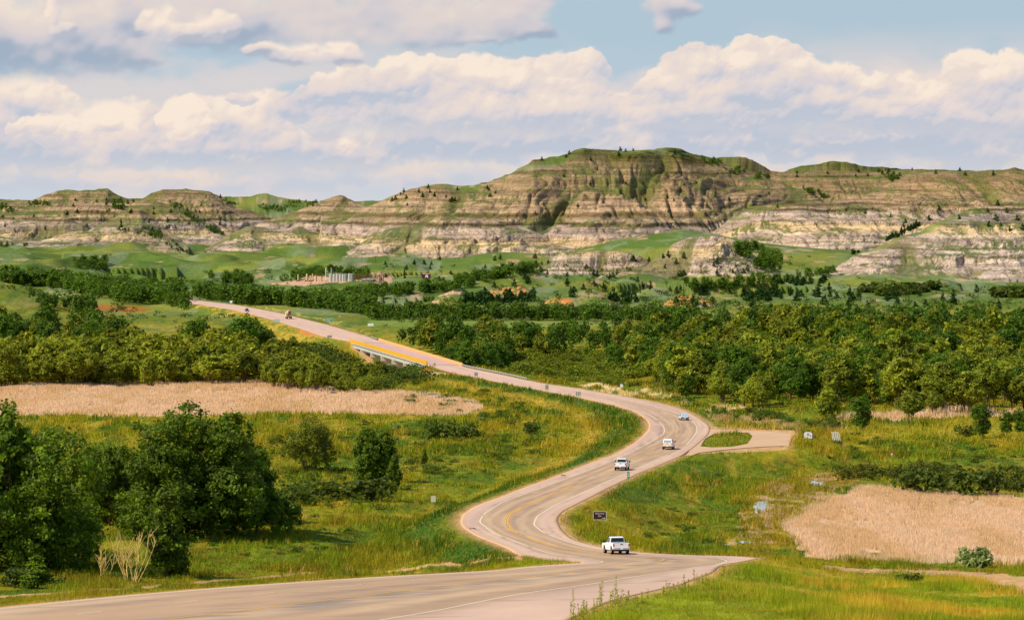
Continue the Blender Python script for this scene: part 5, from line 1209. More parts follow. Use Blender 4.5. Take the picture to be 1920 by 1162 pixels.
def wheels(root, pts, r, w=.26):
    for (x, y) in pts:
        sx = -w if x > 0 else 0
        t = MB().cyl((x + sx, y, r), r, w, 'x', 18).build('wheel', RUB, root)
        MB().cyl((x + sx - .01, y, r), r * .58, w + .02, 'x', 12).build('rim', CHR, t)
def arch_profile(prof): return prof
def pickup(loc, rz, paint, tail, label, canopy=False, glass=GLASS):
    root = empty('pickup_truck', loc, rz); tag(root, label, 'pickup truck')
    W = 2.0
    # lower body with hood and fenders, wheel openings cut in its outline
    lower = [(-2.9, .62), (-2.42, .62), (-2.36, .86), (-2.12, 1.02), (-1.78, 1.02), (-1.54, .86), (-1.48, .48), (1.22, .48), (1.28, .86), (1.52, 1.02), (1.86, 1.02), (2.10, .86), (2.16, .55), (2.88, .55), (2.92, .95), (2.80, 1.16), (1.35, 1.24), (1.0, 1.26), (-.75, 1.28), (-.78, 1.30), (-2.9, 1.30)]
    ins = lambda z: .05 * max(0, .7 - z) / .2 + .07 * max(0, z - 1.0) / .3
    MB().prism(lower, W, inset=ins).build('body', paint, root, .03)
    cab = [(-.80, 1.27), (1.12, 1.24), (.42, 1.88), (.10, 1.95), (-.55, 1.95), (-.70, 1.88)]
    ic = lambda z: .09 + .20 * (z - 1.25) / .7
    c = MB().prism(cab, W, inset=ic).build('cab', paint, root, .05)
    # glass a few millimetres proud of the cab
    def yb(z): return -.80 + .10 * (z - 1.27) / .61
    MB().add([(-.78, yb(1.37) - .012, 1.37), (.78, yb(1.37) - .012, 1.37), (.68, yb(1.84) - .02, 1.82), (-.68, yb(1.84) - .02, 1.82)], [(0, 1, 2, 3)]).build('rear_window', glass, root)
    for sx in (-1, 1):
        xa = W / 2 - ic(1.32) + .012; xb = W / 2 - ic(1.84) + .012
        MB().add([(sx * xa, -.66, 1.34), (sx * xa, .92, 1.32), (sx * xb, .36, 1.84), (sx * xb, -.60, 1.84)], [(0, 1, 2, 3)]).build('side_window', glass, root)
        MB().box(min(sx * 1.03, sx * 1.30), max(sx * 1.03, sx * 1.30), .72, .84, 1.28, 1.52).build('mirror', BLK, root, .02)
        MB().box(min(sx * .80, sx * .962), max(sx * .80, sx * .962), -2.93, -2.80, .92, 1.24).build('tail_light', RED, root)
    MB().add([(-.74, 1.10, 1.28), (.74, 1.10, 1.28), (.66, .46, 1.86), (-.66, .46, 1.86)], [(0, 1, 2, 3)]).build('windscreen', glass, root)
    # bed recess lip and tailgate
    MB().box(-.80, .80, -2.93, -2.86, .74, 1.29).build('tailgate', tail, root, .015)
    MB().box(-.14, .14, -2.955, -2.93, 1.14, 1.22).build('tailgate_handle', BLK, root)
    MB().box(-.82, .82, -2.70, -.86, 1.29, 1.305).build('bed_floor', BLK, root) if not canopy else MB().prism([(-2.88, 1.30), (-.82, 1.30), (-.86, 1.90), (-1.0, 1.97), (-2.60, 1.95), (-2.74, 1.88)], W, inset=lambda z: .07 + .18 * (z - 1.3) / .65).build('canopy', paint, root, .04)
    if canopy: MB().add([(-.70, -2.885, 1.38), (.70, -2.885, 1.38), (.62, -2.79, 1.80), (-.62, -2.79, 1.80)], [(0, 1, 2, 3)]).build('canopy_window', GLASS_L, root)
    b = MB().box(-.98, .98, -3.05, -2.88, .56, .76).build('rear_bumper', CHR, root, .03)
    MB().box(-.16, .16, -3.062, -3.05, .60, .74).build('number_plate', P_WHITE, root)
    MB().box(-.92, .92, 2.86, 2.98, .52, .82).build('front_bumper', CHR, root, .03)
    MB().box(-.75, .75, -2.6, 2.5, .36, .58).build('chassis', BLK, root)
    wheels(root, [(-1.0, -1.95), (1.0, -1.95), (-1.0, 1.69), (1.0, 1.69)], .41)
    return root
def car(loc, rz, paint, label, suv=False):
    root = empty('passenger_car', loc, rz); tag(root, label, 'car')
    W = 1.82
    lower = [(-2.3, .38), (-1.72, .34), (-1.66, .58), (-1.46, .68), (-1.22, .68), (-1.02, .58), (-.96, .28), (1.02, .28), (1.08, .58), (1.28, .68), (1.52, .68), (1.72, .58), (1.78, .30), (2.28, .34), (2.32, .62), (2.1, .82), (1.0, .94), (-1.7, .98), (-2.26, .94), (-2.34, .72)]
    MB().prism(lower, W, inset=lambda z: .06 * max(0, z - .7) / .25).build('body', paint, root, .04)
    cab = [(-1.95, .96), (1.05, .92), (.30, 1.42), (-.2, 1.48), (-1.1, 1.46), (-1.5, 1.38)] if not suv else [(-2.2, .96), (1.05, .92), (.45, 1.60), (.1, 1.68), (-1.8, 1.68), (-2.05, 1.55)]
    top = 1.46 if not suv else 1.66
    ic = lambda z: .07 + .22 * (z - .95) / .5
    MB().prism(cab, W, inset=ic).build('cabin', paint, root, .05)
    if not suv: MB().add([(-.70, -1.90, 1.01), (.70, -1.90, 1.01), (.60, -1.53, 1.37), (-.60, -1.53, 1.37)], [(0, 1, 2, 3)]).build('rear_window', GLASS_L, root)
    else: MB().add([(-.72, -2.20, 1.06), (.72, -2.20, 1.06), (.62, -2.08, 1.54), (-.62, -2.08, 1.54)], [(0, 1, 2, 3)]).build('rear_window', GLASS, root)
    MB().add([(-.70, 1.03, .97), (-.58, .36, 1.42 if not suv else 1.56), (.58, .36, 1.42 if not suv else 1.56), (.70, 1.03, .97)], [(3, 2, 1, 0)]).build('windscreen', GLASS_L if not suv else GLASS, root)
    for sx in (-1, 1):
        xa = W / 2 - ic(.99) + .012; xb = W / 2 - ic(top - .1) + .012
        MB().add([(sx * xa, -1.5, .99), (sx * xa, .85, .97), (sx * xb, .25, top - .1), (sx * xb, -1.2, top - .1)], [(0, 1, 2, 3)]).build('side_window', GLASS, root)
        MB().box(min(sx * .9, sx * 1.08), max(sx * .9, sx * 1.08), .68, .78, .92, 1.06).build('mirror', BLK, root)
        MB().box(min(sx * .60, sx * .86), max(sx * .60, sx * .86), -2.37, -2.28, .70, .86).build('tail_light', RED, root)
        MB().box(min(sx * .58, sx * .84), max(sx * .58, sx * .84), 2.24, 2.34, .58, .72).build('headlight', P_WHITE, root)
    MB().box(-.88, .88, -2.42, -2.30, .36, .56).build('rear_bumper', BLK if not suv else paint, root, .03); MB().box(-.18, .18, -2.435, -2.42, .44, .55).build('number_plate', P_WHITE, root)
    wheels(root, [(-.9, -1.34), (.9, -1.34), (-.9, 1.40), (.9, 1.40)], .33, .22)
    return root
def heading(D, dd=6): return math.atan2(-(float(CY(D + dd)) - float(CY(D - dd))), 2 * dd)
def road_at(u, v):
    p = on_road(u, v, 0); D = p.y
    # vehicles tilt with the grade
    return p, -math.atan2(float(roadH(D + 3) - roadH(D - 3)), 6)
for (u, v, fn) in ((1155, 1037.5, lambda p: pickup(p, math.radians(11), P_WHITE, P_WHITE, "white crew-cab pickup on the near bend below the brown sign")),
                   (1166.5, 880.5, lambda p: pickup(p, math.radians(-8), P_WHITE, P_WHITE, "white pickup with dark rear window, just above the small green marker")),
                   (1253.5, 841.5, lambda p: pickup(p, math.radians(-7), P_WHITE, CREAM_OR_LIT, "white pickup with a canopy and yellow light tinted into its tailgate near the lay-by", True)),  # white tailgate, its yellowish reflected light put into the colour
                   (1282, 787, lambda p: car(p, math.radians(5), P_SILVER, "small silver car entering the upper bend ahead of the pickups")),
                   (463, 584, lambda p: car(p, math.radians(188), P_BLUE, "dark blue car coming down the far straight toward the bridge", True))):
    p, tilt = road_at(u, v); o = fn(p); o.rotation_euler[0] = tilt * (1 if abs(o.rotation_euler[2]) < 1 else -1)
def mixer(loc, rz):
    root = empty('cement_truck', loc, rz); tag(root, "tan concrete mixer truck on the far straight before the bridge", 'concrete mixer truck')
    MB().prism([(2.3, .6), (4.3, .6), (4.35, 1.7), (4.0, 2.9), (2.3, 3.0)], 2.4, inset=lambda z: .05 * max(0, z - 1.5)).build('cab', CREAM_OR_LIT, root, .06)
    MB().add([(-1.0, 4.37, 1.75), (-.95, 4.08, 2.7), (.95, 4.08, 2.7), (1.0, 4.37, 1.75)], [(3, 2, 1, 0)]).build('windscreen', GLASS, root)
    MB().box(-.5, .5, -4.2, 4.2, .75, 1.15).build('chassis', BRN, root)
    m = MB(); prof = [(-3.9, .62), (-3.2, 1.0), (-1.4, 1.25), (.4, 1.2), (1.5, .75), (1.9, .3)]; V = []; n = 18
    for (y, r) in prof:
        zc = 2.75 - (y + .5) * .16
        for i in range(n): a = 2 * math.pi * i / n; V.append((r * math.cos(a), y, zc + r * math.sin(a)))
    m.add(V, [(j * n + i, j * n + (i + 1) % n, (j + 1) * n + (i + 1) % n, (j + 1) * n + i) for j in range(len(prof) - 1) for i in range(n)] + [tuple(range(n - 1, -1, -1)), tuple(range((len(prof) - 1) * n, len(prof) * n))])
    m.build('drum', TAN, root, smooth=True)
    MB().prism([(-4.6, 2.6), (-3.9, 2.4), (-3.9, 3.9), (-4.5, 3.9)], 1.2).build('hopper', BRN, root)
    MB().bar((0, -4.3, 2.5), (.4, -5.0, 1.5), .18).build('chute', BRN, root)
    for sx in (-1, 1): MB().box(min(sx * .95, sx * 1.25), max(sx * .95, sx * 1.25), -3.9, 1.6, 1.15, 1.3).build('mudguard', BRN, root)
    wheels(root, [(sx * 1.22, y) for sx in (-1, 1) for y in (3.3, -1.4, -2.7, -3.8)], .52, .5)
p, tl = road_at(541, 597.5); mixer(p, heading(1840, 40))
p = hit(309, 552); o = car(Vector(p), math.radians(70), P_WHITE, "white car parked among the far trees left of the road's end", True)

# ---- bridge
def bridge():
    Dm = (BR0 + BR1) / 2; base = Vector((float(CY(Dm)), Dm, ZC - float(roadH(Dm)) - 8))
    root = empty('road_bridge', base); tag(root, "low concrete road bridge with orange parapets over the river bed", 'bridge')
    def rib(fn, d0, d1, o0, o1, z0, z1, name, mat, step=8):
        m = MB(); ds = np.linspace(d0, d1, int((d1 - d0) / step) + 2); V = []
        for d in ds:
            x = float(fn(d)); zz = ZC - float(roadH(d)); V += [(x + o0 - base.x, d - base.y, zz + z0 - base.z), (x + o1 - base.x, d - base.y, zz + z0 - base.z), (x + o1 - base.x, d - base.y, zz + z1 - base.z), (x + o0 - base.x, d - base.y, zz + z1 - base.z)]
        n = len(ds); Fs = [(3, 2, 1, 0), tuple(4 * (n - 1) + k for k in range(4))]
        for i in range(n - 1):
            for k in range(4): Fs.append((4 * i + k, 4 * i + (k + 1) % 4, 4 * i + 4 + (k + 1) % 4, 4 * i + 4 + k))
        return m.add(V, Fs).build(name, mat, root)
    rib(XL, BR0 + 14, BR1 + 4, -.42, .0, -.35, .98, 'parapet', ORG)['label'] = "bright orange near parapet"
    rib(XR, BR0 - 4, BR1 + 14, .0, .40, -.35, .98, 'parapet', ORG2)['label'] = "faded orange far parapet"
    # deck slab in one piece
    m = MB(); ds = np.linspace(BR0 + 2, BR1 + 3, 32); V = []
    for d in ds:
        a = float(XL(d)) - .35 - base.x; b = float(XR(d)) + .35 - base.x; zz = ZC - float(roadH(d)) - base.z
        V += [(a, d - base.y, zz - .75), (b, d - base.y, zz - .75), (b, d - base.y, zz - .40), (a, d - base.y, zz - .40)]
    n = len(ds); m.add(V, [(3, 2, 1, 0), tuple(4 * (n - 1) + k for k in range(4))] + [(4 * i + k, 4 * i + (k + 1) % 4, 4 * i + 4 + (k + 1) % 4, 4 * i + 4 + k) for i in range(n - 1) for k in range(4)]).build('deck', CONC, root)
    piers = [BR1 - 30 - 33.5 * k for k in range(6)]
    for k, off in enumerate((.1, 3.4, 6.8, 10.0)):
        ends = [BR0 + 14] + sorted(piers) + [BR1 + 1]
        for a, b in zip(ends[:-1], ends[1:]): rib(XL, a + .25, b - .25, off, off + .7, -2.25, -.76, 'girder', GIRD, 20)
    for d in piers:
        xl = float(XL(d)); xr = float(XR(d)); zz = ZC - float(roadH(d)); zb = min(gz(xl, d), gz(xr, d), gz((xl + xr) / 2, d)) - 1
        pr = MB().box(xl - .3 - base.x, xr + .3 - base.x, d - 1.1 - base.y, d + 1.1 - base.y, zz - 3.9 - base.z, zz - 2.26 - base.z).build('pier', CONC, root, .05)
        MB().box(xl + .8 - base.x, xr - .8 - base.x, d - .7 - base.y, d + .7 - base.y, zb - base.z, zz - 3.9 - base.z).build('pier_wall', CONC, pr)
    for d, nm in ((BR1 + 2.5, 'abutment'), (BR0 + 12, 'abutment')):
        xl = float(XL(d)); xr = float(XR(d)); zz = ZC - float(roadH(d))
        MB().box(xl - .6 - base.x, xr + .5 - base.x, d - 1.5 - base.y, d + 1.5 - base.y, zz - 7 - base.z, zz - .78 - base.z).build(nm, ORG2 if d > 1400 else CONC, root)
bridge()
def guardrail(d0, d1, off, label):
    d = np.arange(d0, d1, 3.8); x = XR(d) + off; z = ZC - roadH(d)
    root = empty('guardrail', (x[0], d[0], z[0])); tag(root, label, 'guardrail')
    m = MB(); V = []
    for a, b, c in zip(x, d, z):
        a -= x[0]; b -= d[0]; c -= z[0]
        V += [(a - .04, b, c + .42), (a - .10, b, c + .52), (a - .04, b, c + .60), (a - .10, b, c + .68), (a - .04, b, c + .78), (a, b, c + .78), (a, b, c + .42)]
    m.add(V, [(7 * i + k, 7 * i + (k + 1) % 7, 7 * i + 7 + (k + 1) % 7, 7 * i + 7 + k) for i in range(len(d) - 1) for k in range(7)]); m.build('rail', ALU, root)
    for a, b, c in zip(x, d, z): MB().box(a - x[0] + .01, a - x[0] + .18, b - d[0] - .1, b - d[0] + .1, c - z[0] - .5, c - z[0] + .72).build('post', BRN, root)
guardrail(1136, 1254, -.3, "steel guardrail on wooden posts leading to the near end of the bridge")
guardrail(1522, 1552, -.3, "short steel guardrail at the far end of the bridge")

# ---- signs
def text_part(s, size, x, y, z, mat, root, name='lettering', align='CENTER'):
    cu = bpy.data.curves.new(name, 'FONT'); cu.body = s; cu.size = size; cu.align_x = align; cu.align_y = 'CENTER'; cu.extrude = .004; cu.materials.append(mat)
    o_ = bpy.data.objects.new(name, cu); me = o_.to_mesh().copy(); me.name = name; o_.to_mesh_clear(); bpy.data.objects.remove(o_); o = bpy.data.objects.new(name, me); o.rotation_euler = (math.radians(90), 0, 0); o.location = (x, y, z); col.objects.link(o); o.parent = root; return o
S_BROWN = simple_mat("brown_sign_face", lin(66, 30, 16), .5, .3); S_GREEN = simple_mat("green_sign_face", lin(20, 150, 112), .5, .3); S_TEAL = simple_mat("teal_sign_face", lin(0, 150, 150), .5, .3)
S_WHITE = simple_mat("white_board", lin(238, 236, 226), .6, .3); S_BACK = simple_mat("bare_sign_back", lin(160, 162, 150), .5, .3, .3); S_POST = simple_mat("greenish_steel_post", lin(128, 132, 84), .7, .2); S_LETT = simple_mat("pale_sign_lettering", lin(228, 220, 204), .5, .3); S_MAR = simple_mat("maroon_billboard", lin(100, 20, 46), .6, .3)
W_DARK = simple_mat("dark_timber", lin(70, 52, 36), .9, .1); S_YEL = simple_mat("yellow_panel", lin(236, 190, 40), .6, .3); S_RED = simple_mat("red_emblem", lin(176, 34, 40), .6, .3)
def sign(name, u0, u1, v0, v1, vb, mat, label, cat='road sign', posts=2, border=None, pm=None, rz=0.0, shape='rect', group=None, ub=None):
    ub = (u0 + u1) / 2 if ub is None else ub
    p = hit(ub, vb); s = F / p[1]; w = (u1 - u0) / s; h = (v1 - v0) / s; top = ZC - (v0 - VH) / s - p[2]; bot = top - h
    root = empty(name, p, rz); tag(root, label, cat, group)
    if shape == 'diamond': MB().add([(0, -.03, bot - h * .2), (w * .7, -.03, (top + bot) / 2), (0, -.03, top + h * .2), (-w * .7, -.03, (top + bot) / 2), (0, .0, bot - h * .2), (w * .7, .0, (top + bot) / 2), (0, .0, top + h * .2), (-w * .7, .0, (top + bot) / 2)], [(0, 1, 2, 3), (7, 6, 5, 4), (0, 4, 5, 1), (1, 5, 6, 2), (2, 6, 7, 3), (3, 7, 4, 0)]).build('panel', mat, root)
    else: MB().box(-w / 2, w / 2, -.04, 0, bot, top).build('panel', mat, root)
    if border is not None:
        b = max(.05, w * .03); m = MB(); y0, y1 = -.052, -.041
        m.box(-w / 2, w / 2, y0, y1, top - b, top); m.box(-w / 2, w / 2, y0, y1, bot, bot + b); m.box(-w / 2, -w / 2 + b, y0, y1, bot + b, top - b); m.box(w / 2 - b, w / 2, y0, y1, bot + b, top - b); m.build('border', border, root)
    xs = [0] if posts == 1 else ([-w * .3, w * .3] if posts == 2 else [-w * .5, 0, w * .5])
    for x in xs: MB().box(x - .05, x + .05, .001, .09, -.6, top - .05).build('post', pm or S_POST, root)
    return root, w, h, top, bot
r, w, h, t, b = sign('historical_site_sign', 1112, 1137, 958, 974, 1001, S_BROWN, "brown board with pale border reading Historical Site, above the nearest pickup", border=S_LETT)
text_part("Historical", h * .27, 0, -.062, b + h * .74, S_LETT, r); text_part("Site", h * .27, 0, -.062, b + h * .46, S_LETT, r)
m = MB().box(w * .16, w * .34, -.062, -.052, b + h * .185, b + h * .235); m.add([(w * .34, -.062, b + h * .12), (w * .42, -.062, b + h * .21), (w * .34, -.062, b + h * .30), (w * .34, -.052, b + h * .12), (w * .42, -.052, b + h * .21), (w * .34, -.052, b + h * .30)], [(0, 1, 2), (5, 4, 3), (0, 3, 4, 1), (1, 4, 5, 2), (2, 5, 3, 0)]); m.build('arrow', S_LETT, r)
r, w, h, t, b = sign('mile_marker', 1176, 1180.5, 884, 896, 904, S_GREEN, "small upright green mile marker on the right shoulder below a pickup", posts=1)
for k in range(2): MB().box(-w * .25, w * .25, -.05, -.041, b + h * (.25 + .34 * k), b + h * (.40 + .34 * k)).build('numeral', S_LETT, r)
r, w, h, t, b = sign('roadside_sign', 808, 817, 929, 940.5, 971, simple_mat("pale_sign_back", lin(206, 196, 164), .6, .3), "pale square sign on a tall thin post alone on the left bank", posts=1, pm=simple_mat("weathered_timber", lin(170, 140, 84), .9, .1))
r, w, h, t, b = sign('sign_back', 889.5, 896, 698, 704.5, 717.5, S_BACK, "grey sign back on two posts, first one after the bridge")
r, w, h, t, b = sign('sign_back', 1022.5, 1028.5, 721, 729.5, 742, S_BACK, "grey sign back on two posts, middle one along the inner verge")
for k, (u, tx) in enumerate(((1081, "left"), (1084.3, "middle"), (1087.6, "right"))):
    sign('route_marker', u - 1.3, u + 1.3, 734, 741, 757.5, S_BACK, tx + " one of the three route markers clustered on the inner verge", posts=1, group='three route markers')
sign('warning_sign', 812.5, 817, 680.5, 686, 697, S_BACK, "diamond warning sign seen from behind at the near bridge corner", posts=1, shape='diamond')
for nm, a in (('green_highway_sign', (936, 949.5, 680.5, 687.5, 691, S_TEAL, "teal green highway sign just right of the bridge thicket")), ('green_highway_sign', (609.5, 624.5, 596.5, 603, 605.5, S_GREEN, "green highway sign beyond the bridge, right of the mixer truck"))):
    r, w, h, t, b = sign(nm, *a, border=S_LETT)
    for k in range(2): MB().box(-w * .36, w * (.30 - .2 * k), -.05, -.041, b + h * (.60 - .36 * k), b + h * (.74 - .36 * k)).build('lettering', S_LETT, r)
sign('white_board', 689.5, 700.5, 606, 611.3, 613.5, S_WHITE, "white board in the far meadow right of the road", 'board')
sign('white_board', 487.5, 499, 622, 628.5, 632, S_WHITE, "white board among the trees left of the far road", 'board')
sign('white_board', 431, 435.5, 563.5, 568, 570.5, S_WHITE, "small white board above the dark blue car", 'board')
sign('highway_sign_back', 511.5, 525, 598, 603.5, 609, simple_mat("pale_grey_sign_back", lin(176, 190, 186), .6, .3), "wide pale sign back left of the mixer truck")
sign('highway_sign_back', 613.5, 622.5, 628.5, 632.8, 638.5, S_BACK, "low grey sign back just before the far end of the bridge")
sign('utility_box_sign', 1163, 1168, 720, 725.5, 727.5, S_WHITE, "small white box beyond the verge left of the right wood", 'marker', posts=1)
sign('delineator_sign', 635, 638, 591.5, 594.5, 599, S_YEL, "tiny yellow and white marker between far sign and lone tree", 'marker', posts=1)
sign('orange_marker', 371, 374, 553.5, 556, 559, simple_mat("orange_marker_face", lin(220, 140, 60), .6, .3), "tiny orange marker at the far end of the road", 'marker', posts=1)
# information panel
def kiosk():
    p = hit(1515, 824); s = F / p[1]; root = empty('information_panel', p); tag(root, "white arched information panel between dark posts beyond the lay-by", 'information panel')
    w = 16 / s; top = ZC - (809 - VH) / s - p[2]; bot = ZC - (821.5 - VH) / s - p[2]; h = top - bot
    pr = [(-w / 2, bot), (w / 2, bot), (w / 2, bot + h * .78), (w * .3, bot + h * .94), (0, top), (-w * .3, bot + h * .94), (-w / 2, bot + h * .78)]; n = len(pr)
    MB().add([(x, -.06, z) for x, z in pr] + [(x, 0, z) for x, z in pr], [tuple(range(n)), tuple(range(2 * n - 1, n - 1, -1))] + [(i, i + n, (i + 1) % n + n, (i + 1) % n) for i in range(n)]).build('panel', S_WHITE, root)
    for sx in (-1, 1): MB().box(sx * (w / 2 + .1) - .08, sx * (w / 2 + .1) + .08, -.08, .08, -.6, top + .12).build('post', W_DARK, root)
    e = MB().cyl((0, -.075, bot + h * .55), w * .17, .014, 'y', 14); e.V = [(x, y, bot + h * .55 + (z - bot - h * .55) * .45) for x, y, z in e.V]; e.build('emblem', S_RED, root)
    MB().box(-w * .16, w * .16, -.072, -.061, bot + h * .78, bot + h * .83).build('lettering', S_RED, root)
    MB().box(w * .22, w * .34, -.072, -.061, bot + h * .3, bot + h * .46).build('picture', BLK, root); MB().box(-w * .16, -w * .02, -.072, -.061, bot + h * .06, bot + h * .2).build('picture', BLK, root)
kiosk()
def wings():
    p = hit(1568, 826); s = F / p[1]; root = empty('slanted_white_fence', p); tag(root, "white fence wing of slanting poles right of the information panel", 'fence')
    for k in range(4):
        x = (-6 + 3.6 * k) / s; MB().bar((x, 0, -.2), (x - .25, .2, 17 / s), .06).build('pole', S_WHITE, root); MB().bar((x + .35, 0, -.2), (x + .0, .1, 16 / s), .06).build('pole', S_WHITE, root)
wings()
def pipeline_marker():
    p = hit(1672, 857); s = F / p[1]; root = empty('pipeline_marker', p); tag(root, "white post with a rusty orange cap alone in the right meadow", 'marker post')
    MB().prism([(-.06, -.3), (.06, -.3), (.06, 8 / s), (-.06, 8 / s)], .42, inset=lambda z: .12 * (1 - z * s / 8)).build('post', S_WHITE, root)
    m = MB(); m.box(-.5, .5, -.09, .09, 8 / s, 12.5 / s); m.build('cap', simple_mat("rusty_orange", lin(176, 90, 40), .7, .2), root, .05)
    MB().bar((.42, 0, 0), (.42, 0, 4.2), .03).build('rod', BRN, root)
pipeline_marker()
# billboard
r, w, h, t, b = sign('billboard', 790.5, 807.5, 512, 521.8, 528, S_MAR, "maroon billboard with a pale figure beside the tank farm", 'billboard', pm=W_DARK)
m = MB().cyl((w * .06, -.055, b + h * .36), h * .30, .012, 'y', 18); m.build('figure', S_WHITE, r); MB().box(w * .0, w * .13, -.055, -.041, b + .02, b + h * .3).build('figure', S_MAR, r)
MB().box(-w * .4, w * .4, -.055, -.041, b + h * .82, b + h * .93).build('lettering', S_LETT, r); MB().box(w * .38, w * .52, -.1, .1, t, t + h * .3).build('topper', S_YEL, r)
# ---- tank farm
def tank(u, v, wpx, hpx, mat, label):
    p = hit(u, v); s = F / p[1]; rad = wpx / s / 2; h = hpx / s
    root = empty('storage_tank', p); tag(root, label, 'storage tank', 'storage tanks of the oil site')
    MB().cyl((0, 0, -.8), rad, h + .8, 'z', 20).build('shell', mat, root, smooth=False); MB().cyl((0, 0, h), rad * 1.03, rad * .35, 'z', 20, rad * .1).build('roof', mat, root)
T1 = simple_mat("pale_tank_steel", lin(188, 184, 172), .5, .3, .2, nz=.1); T2 = simple_mat("grey_tank_steel", lin(150, 150, 142), .5, .3, .2, nz=.1)
for k, (u, wd) in enumerate(((620, 6.2), (626.4, 5.6), (632.2, 5.6), (638, 5.2), (643.4, 5.2))): tank(u, 527.5, wd, 13.2, T1, ("first", "second", "third", "fourth", "fifth")[k] + " pale storage tank of the row, counted from the tall white stack")
tank(648.5, 527.5, 6.6, 13.6, T2, "sixth storage tank, the wider dark grey one right of the pale row"); tank(655.2, 526.5, 5.6, 13.2, T1, "seventh storage tank, pale, set back between two dark ones"); tank(660.2, 527, 6.6, 13.4, T2, "last storage tank at the right end of the row, dark grey")
def stack(u, v0, v1, wd, mat, label, name='flare_stack'):
    p = hit(u, v1); s = F / p[1]; h = (v1 - v0) / s; root = empty(name, p); tag(root, label, 'stack')
    MB().cyl((0, 0, -.5), wd / s, h + .5, 'z', 10, wd / s * .8).build('pipe', mat, root); MB().cyl((0, 0, -.5), wd / s * 1.7, .9, 'z', 10).build('base', BRN, root); MB().cyl((0, 0, h), wd / s * 1.2, .3, 'z', 10).build('cap', BRN, root)
stack(610.6, 501, 527, .55, S_WHITE, "tall white stack left of the storage tanks"); stack(621, 501.5, 520, .5, S_WHITE, "white stack rising behind the storage tanks")
stack(593.5, 509, 527, .7, BRN, "dark brown stack between the treaters and the tall white stack"); stack(603.5, 512, 527, .7, BRN, "short dark stack beside the tall white stack")
def treater(u, wd, hp, label):
    p = hit(u, 527); s = F / p[1]; root = empty('treater_unit', p); tag(root, label, 'oil treater', 'treaters of the oil site')
    MB().cyl((0, 0, -.5), wd / s / 2, hp / s + .5, 'z', 14).build('vessel', TAN, root); MB().cyl((0, 0, hp / s), wd / s / 2, .8, 'z', 14, .2).build('dome', TAN, root)
    MB().bar((wd / s, 0, 0), (wd / s, 0, hp / s * .8), .12).build('pipe', ALU, root); MB().box(-wd / s, wd / s, -.8, .8, -.4, .6).build('skid', BRN, root)
for u, wd, hp, lb in ((559, 2.6, 11, "leftmost tan treater of the oil site"), (575.5, 4, 12, "widest tan treater of the oil site"), (582, 3, 9, "low tan treater just right of the widest one"), (586, 2.4, 12, "slim tan treater next to the dark brown stack")): treater(u, wd, hp, lb)
def gantry():
    p = hit(692, 527); s = F / p[1]; root = empty('pipe_gantry', p); tag(root, "rusty lattice gantry right of the storage tanks", 'gantry')
    rs = np.random.RandomState(3); hb = 15 / s
    xs = np.linspace(-27 / s, 27 / s, 8)
    for x in xs:
        for y in (-3, 3): MB().bar((x, y, -.5), (x, y, hb * (.75 + .25 * rs.rand())), .16).build('column', BRN, root)
    m = MB()
    for y in (-3, 3):
        for z in (.45, .72): m.bar((xs[0], y, hb * z), (xs[-1], y, hb * z), .12)
    for a, b_ in zip(xs[:-1], xs[1:]): m.bar((a, -3, hb * .45), (b_, -3, hb * .72), .1); m.bar((a, -3, hb * .72), (a, 3, hb * .72), .1); m.bar((a, 3, hb * .72), (b_, 3, hb * .98), .1)
    m.build('lattice', BRN, root)
    MB().cyl((-14 / s, 0, .9), 1.0, 28 / s, 'x', 12).build('vessel', ALU, root)
gantry()
# utility poles
def pole(u, v0, v1, label):
    p = hit(u, v1); s = F / p[1]; h = (v1 - v0) / s; root = empty('utility_pole', p); tag(root, label, 'utility pole')
    MB().cyl((0, 0, -.5), .16, h + .5, 'z', 8, .1).build('shaft', W_DARK, root); MB().box(-1.1, 1.1, -.06, .06, h - .7, h - .5).build('crossarm', W_DARK, root)
for a in ((739.5, 499, 513, "utility pole on the slope between tank farm and billboard"), (828, 499, 516, "utility pole on the slope right of the billboard"), (328, 536, 552, "utility pole among the far trees near the parked white car"), (1104, 268, 280, "thin pole on the flat top of the main butte") if False else (704, 480, 492, "utility pole on the pasture above the gantry")): pole(*a)
# fence of the low bank on the right (a plank rail)
def fence(pts, label, n):
    P = [hit(u, v) for u, v in pts]; root = empty('rail_fence', P[0]); tag(root, label, 'fence'); o = P[0]; m = MB()
    xs = []
    for i in range(n):
        t = i / (n - 1) * (len(P) - 1); k = min(int(t), len(P) - 2); q = P[k] + (P[k + 1] - P[k]) * (t - k); q[2] = gz(q[0], q[1]); xs.append(q - o)
        MB().box(xs[-1][0] - .1, xs[-1][0] + .1, xs[-1][1] - .1, xs[-1][1] + .1, xs[-1][2] - .4, xs[-1][2] + 1.4).build('post', W_DARK, root)
    for a, b_ in zip(xs[:-1], xs[1:]):
        for z in (.5, .9, 1.3): m.bar(a + np.array([0, 0, z]), b_ + np.array([0, 0, z]), .05)
    m.build('rails', W_DARK, root)
fence([(1176, 564), (1200, 562), (1232, 559)], "dark rail fence on the slope behind the orange mound", 9)
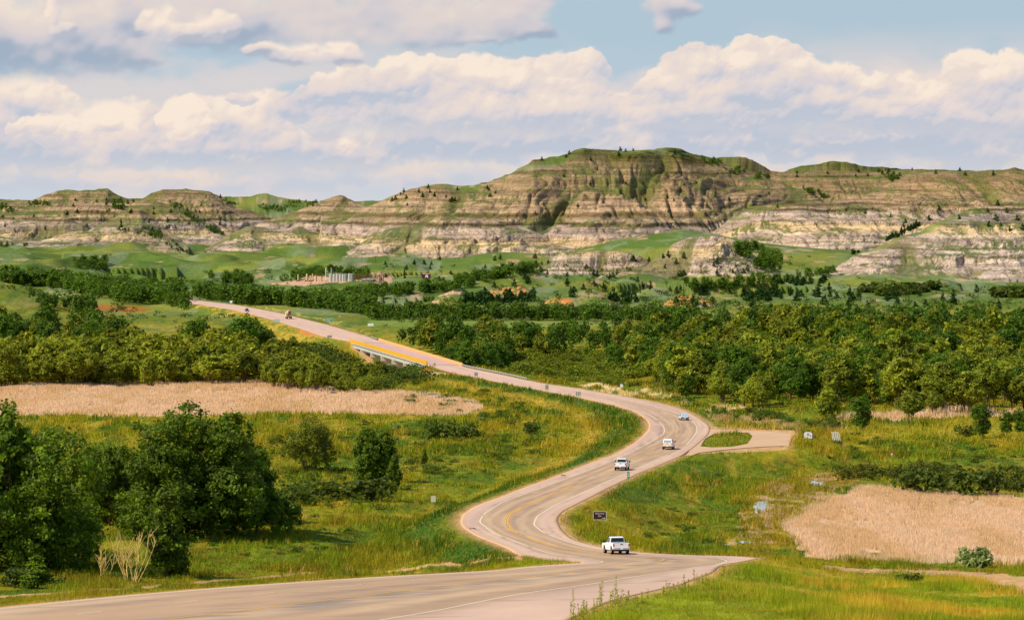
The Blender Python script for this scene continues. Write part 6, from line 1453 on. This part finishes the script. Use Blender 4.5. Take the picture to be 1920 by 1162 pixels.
# scraps on the shoulder
for (u, v, lab) in ((1056, 892, "black tyre scrap on the left shoulder of the straight"), (886, 992, "black tyre scrap on the left shoulder at the near bend")):
    p = on_road(u, v, .02); m = MB(); rs = np.random.RandomState(int(u)); V = []
    for i in range(9): a = i / 8 * 2.6; V += [(.32 * math.cos(a), .32 * math.sin(a), .02 + .1 * rs.rand()), (.46 * math.cos(a), .44 * math.sin(a), .04 + .12 * rs.rand())]
    m.add(V, [(2 * i, 2 * i + 1, 2 * i + 3, 2 * i + 2) for i in range(8)]); o = m.build('tyre_scrap', RUB); o.location = p; sm = o.modifiers.new('thick', 'SOLIDIFY'); sm.thickness = .05; tag(o, lab, 'tyre scrap')

# ---- standing water in the wet hollow
def water():
    m = bpy.data.materials.new("still_water"); m.use_nodes = True; t = NT(m.node_tree); out = t.n.new('ShaderNodeOutputMaterial'); b = t.n.new('ShaderNodeBsdfPrincipled')
    b.inputs['Base Color'].default_value = lin(196, 200, 204); b.inputs['Roughness'].default_value = .06; b.inputs['IOR'].default_value = 1.33; b.inputs['Specular IOR Level'].default_value = .8
    t.t.links.new(b.outputs[0], out.inputs[0])
    rs = np.random.RandomState(4)
    for k, (u, v, ru, rv) in enumerate(((1434, 953, 22, 10), (1424, 944, 12, 4), (1533, 909, 17, 4), (1400, 1017, 14, 2), (1365, 1021, 8, 1.5))):
        n = 40; P = []
        for i in range(n):
            a = 2 * math.pi * i / n; q = .75 + .5 * float(vn(np.array([i * .55 + 9 * k]), np.array([k * 1.7]))[0]) - .12 * rs.rand(); P.append(hit(u + ru * q * math.cos(a), v - rv * q * math.sin(a)))
        P = np.array(P); zl = np.percentile([gz(*q) for q in (P[:, :2] * .5 + P[:, :2].mean(0) * .5)], 62) + .03
        me = bpy.data.meshes.new('water'); me.from_pydata([(x, y, zl) for x, y, _ in P], [], [tuple(range(n))]); me.materials.append(m); me.update()
        for p_ in me.polygons:
            if p_.normal.z < 0: p_.flip()
        o = bpy.data.objects.new('water', me); col.objects.link(o); o['kind'] = 'structure'
water()
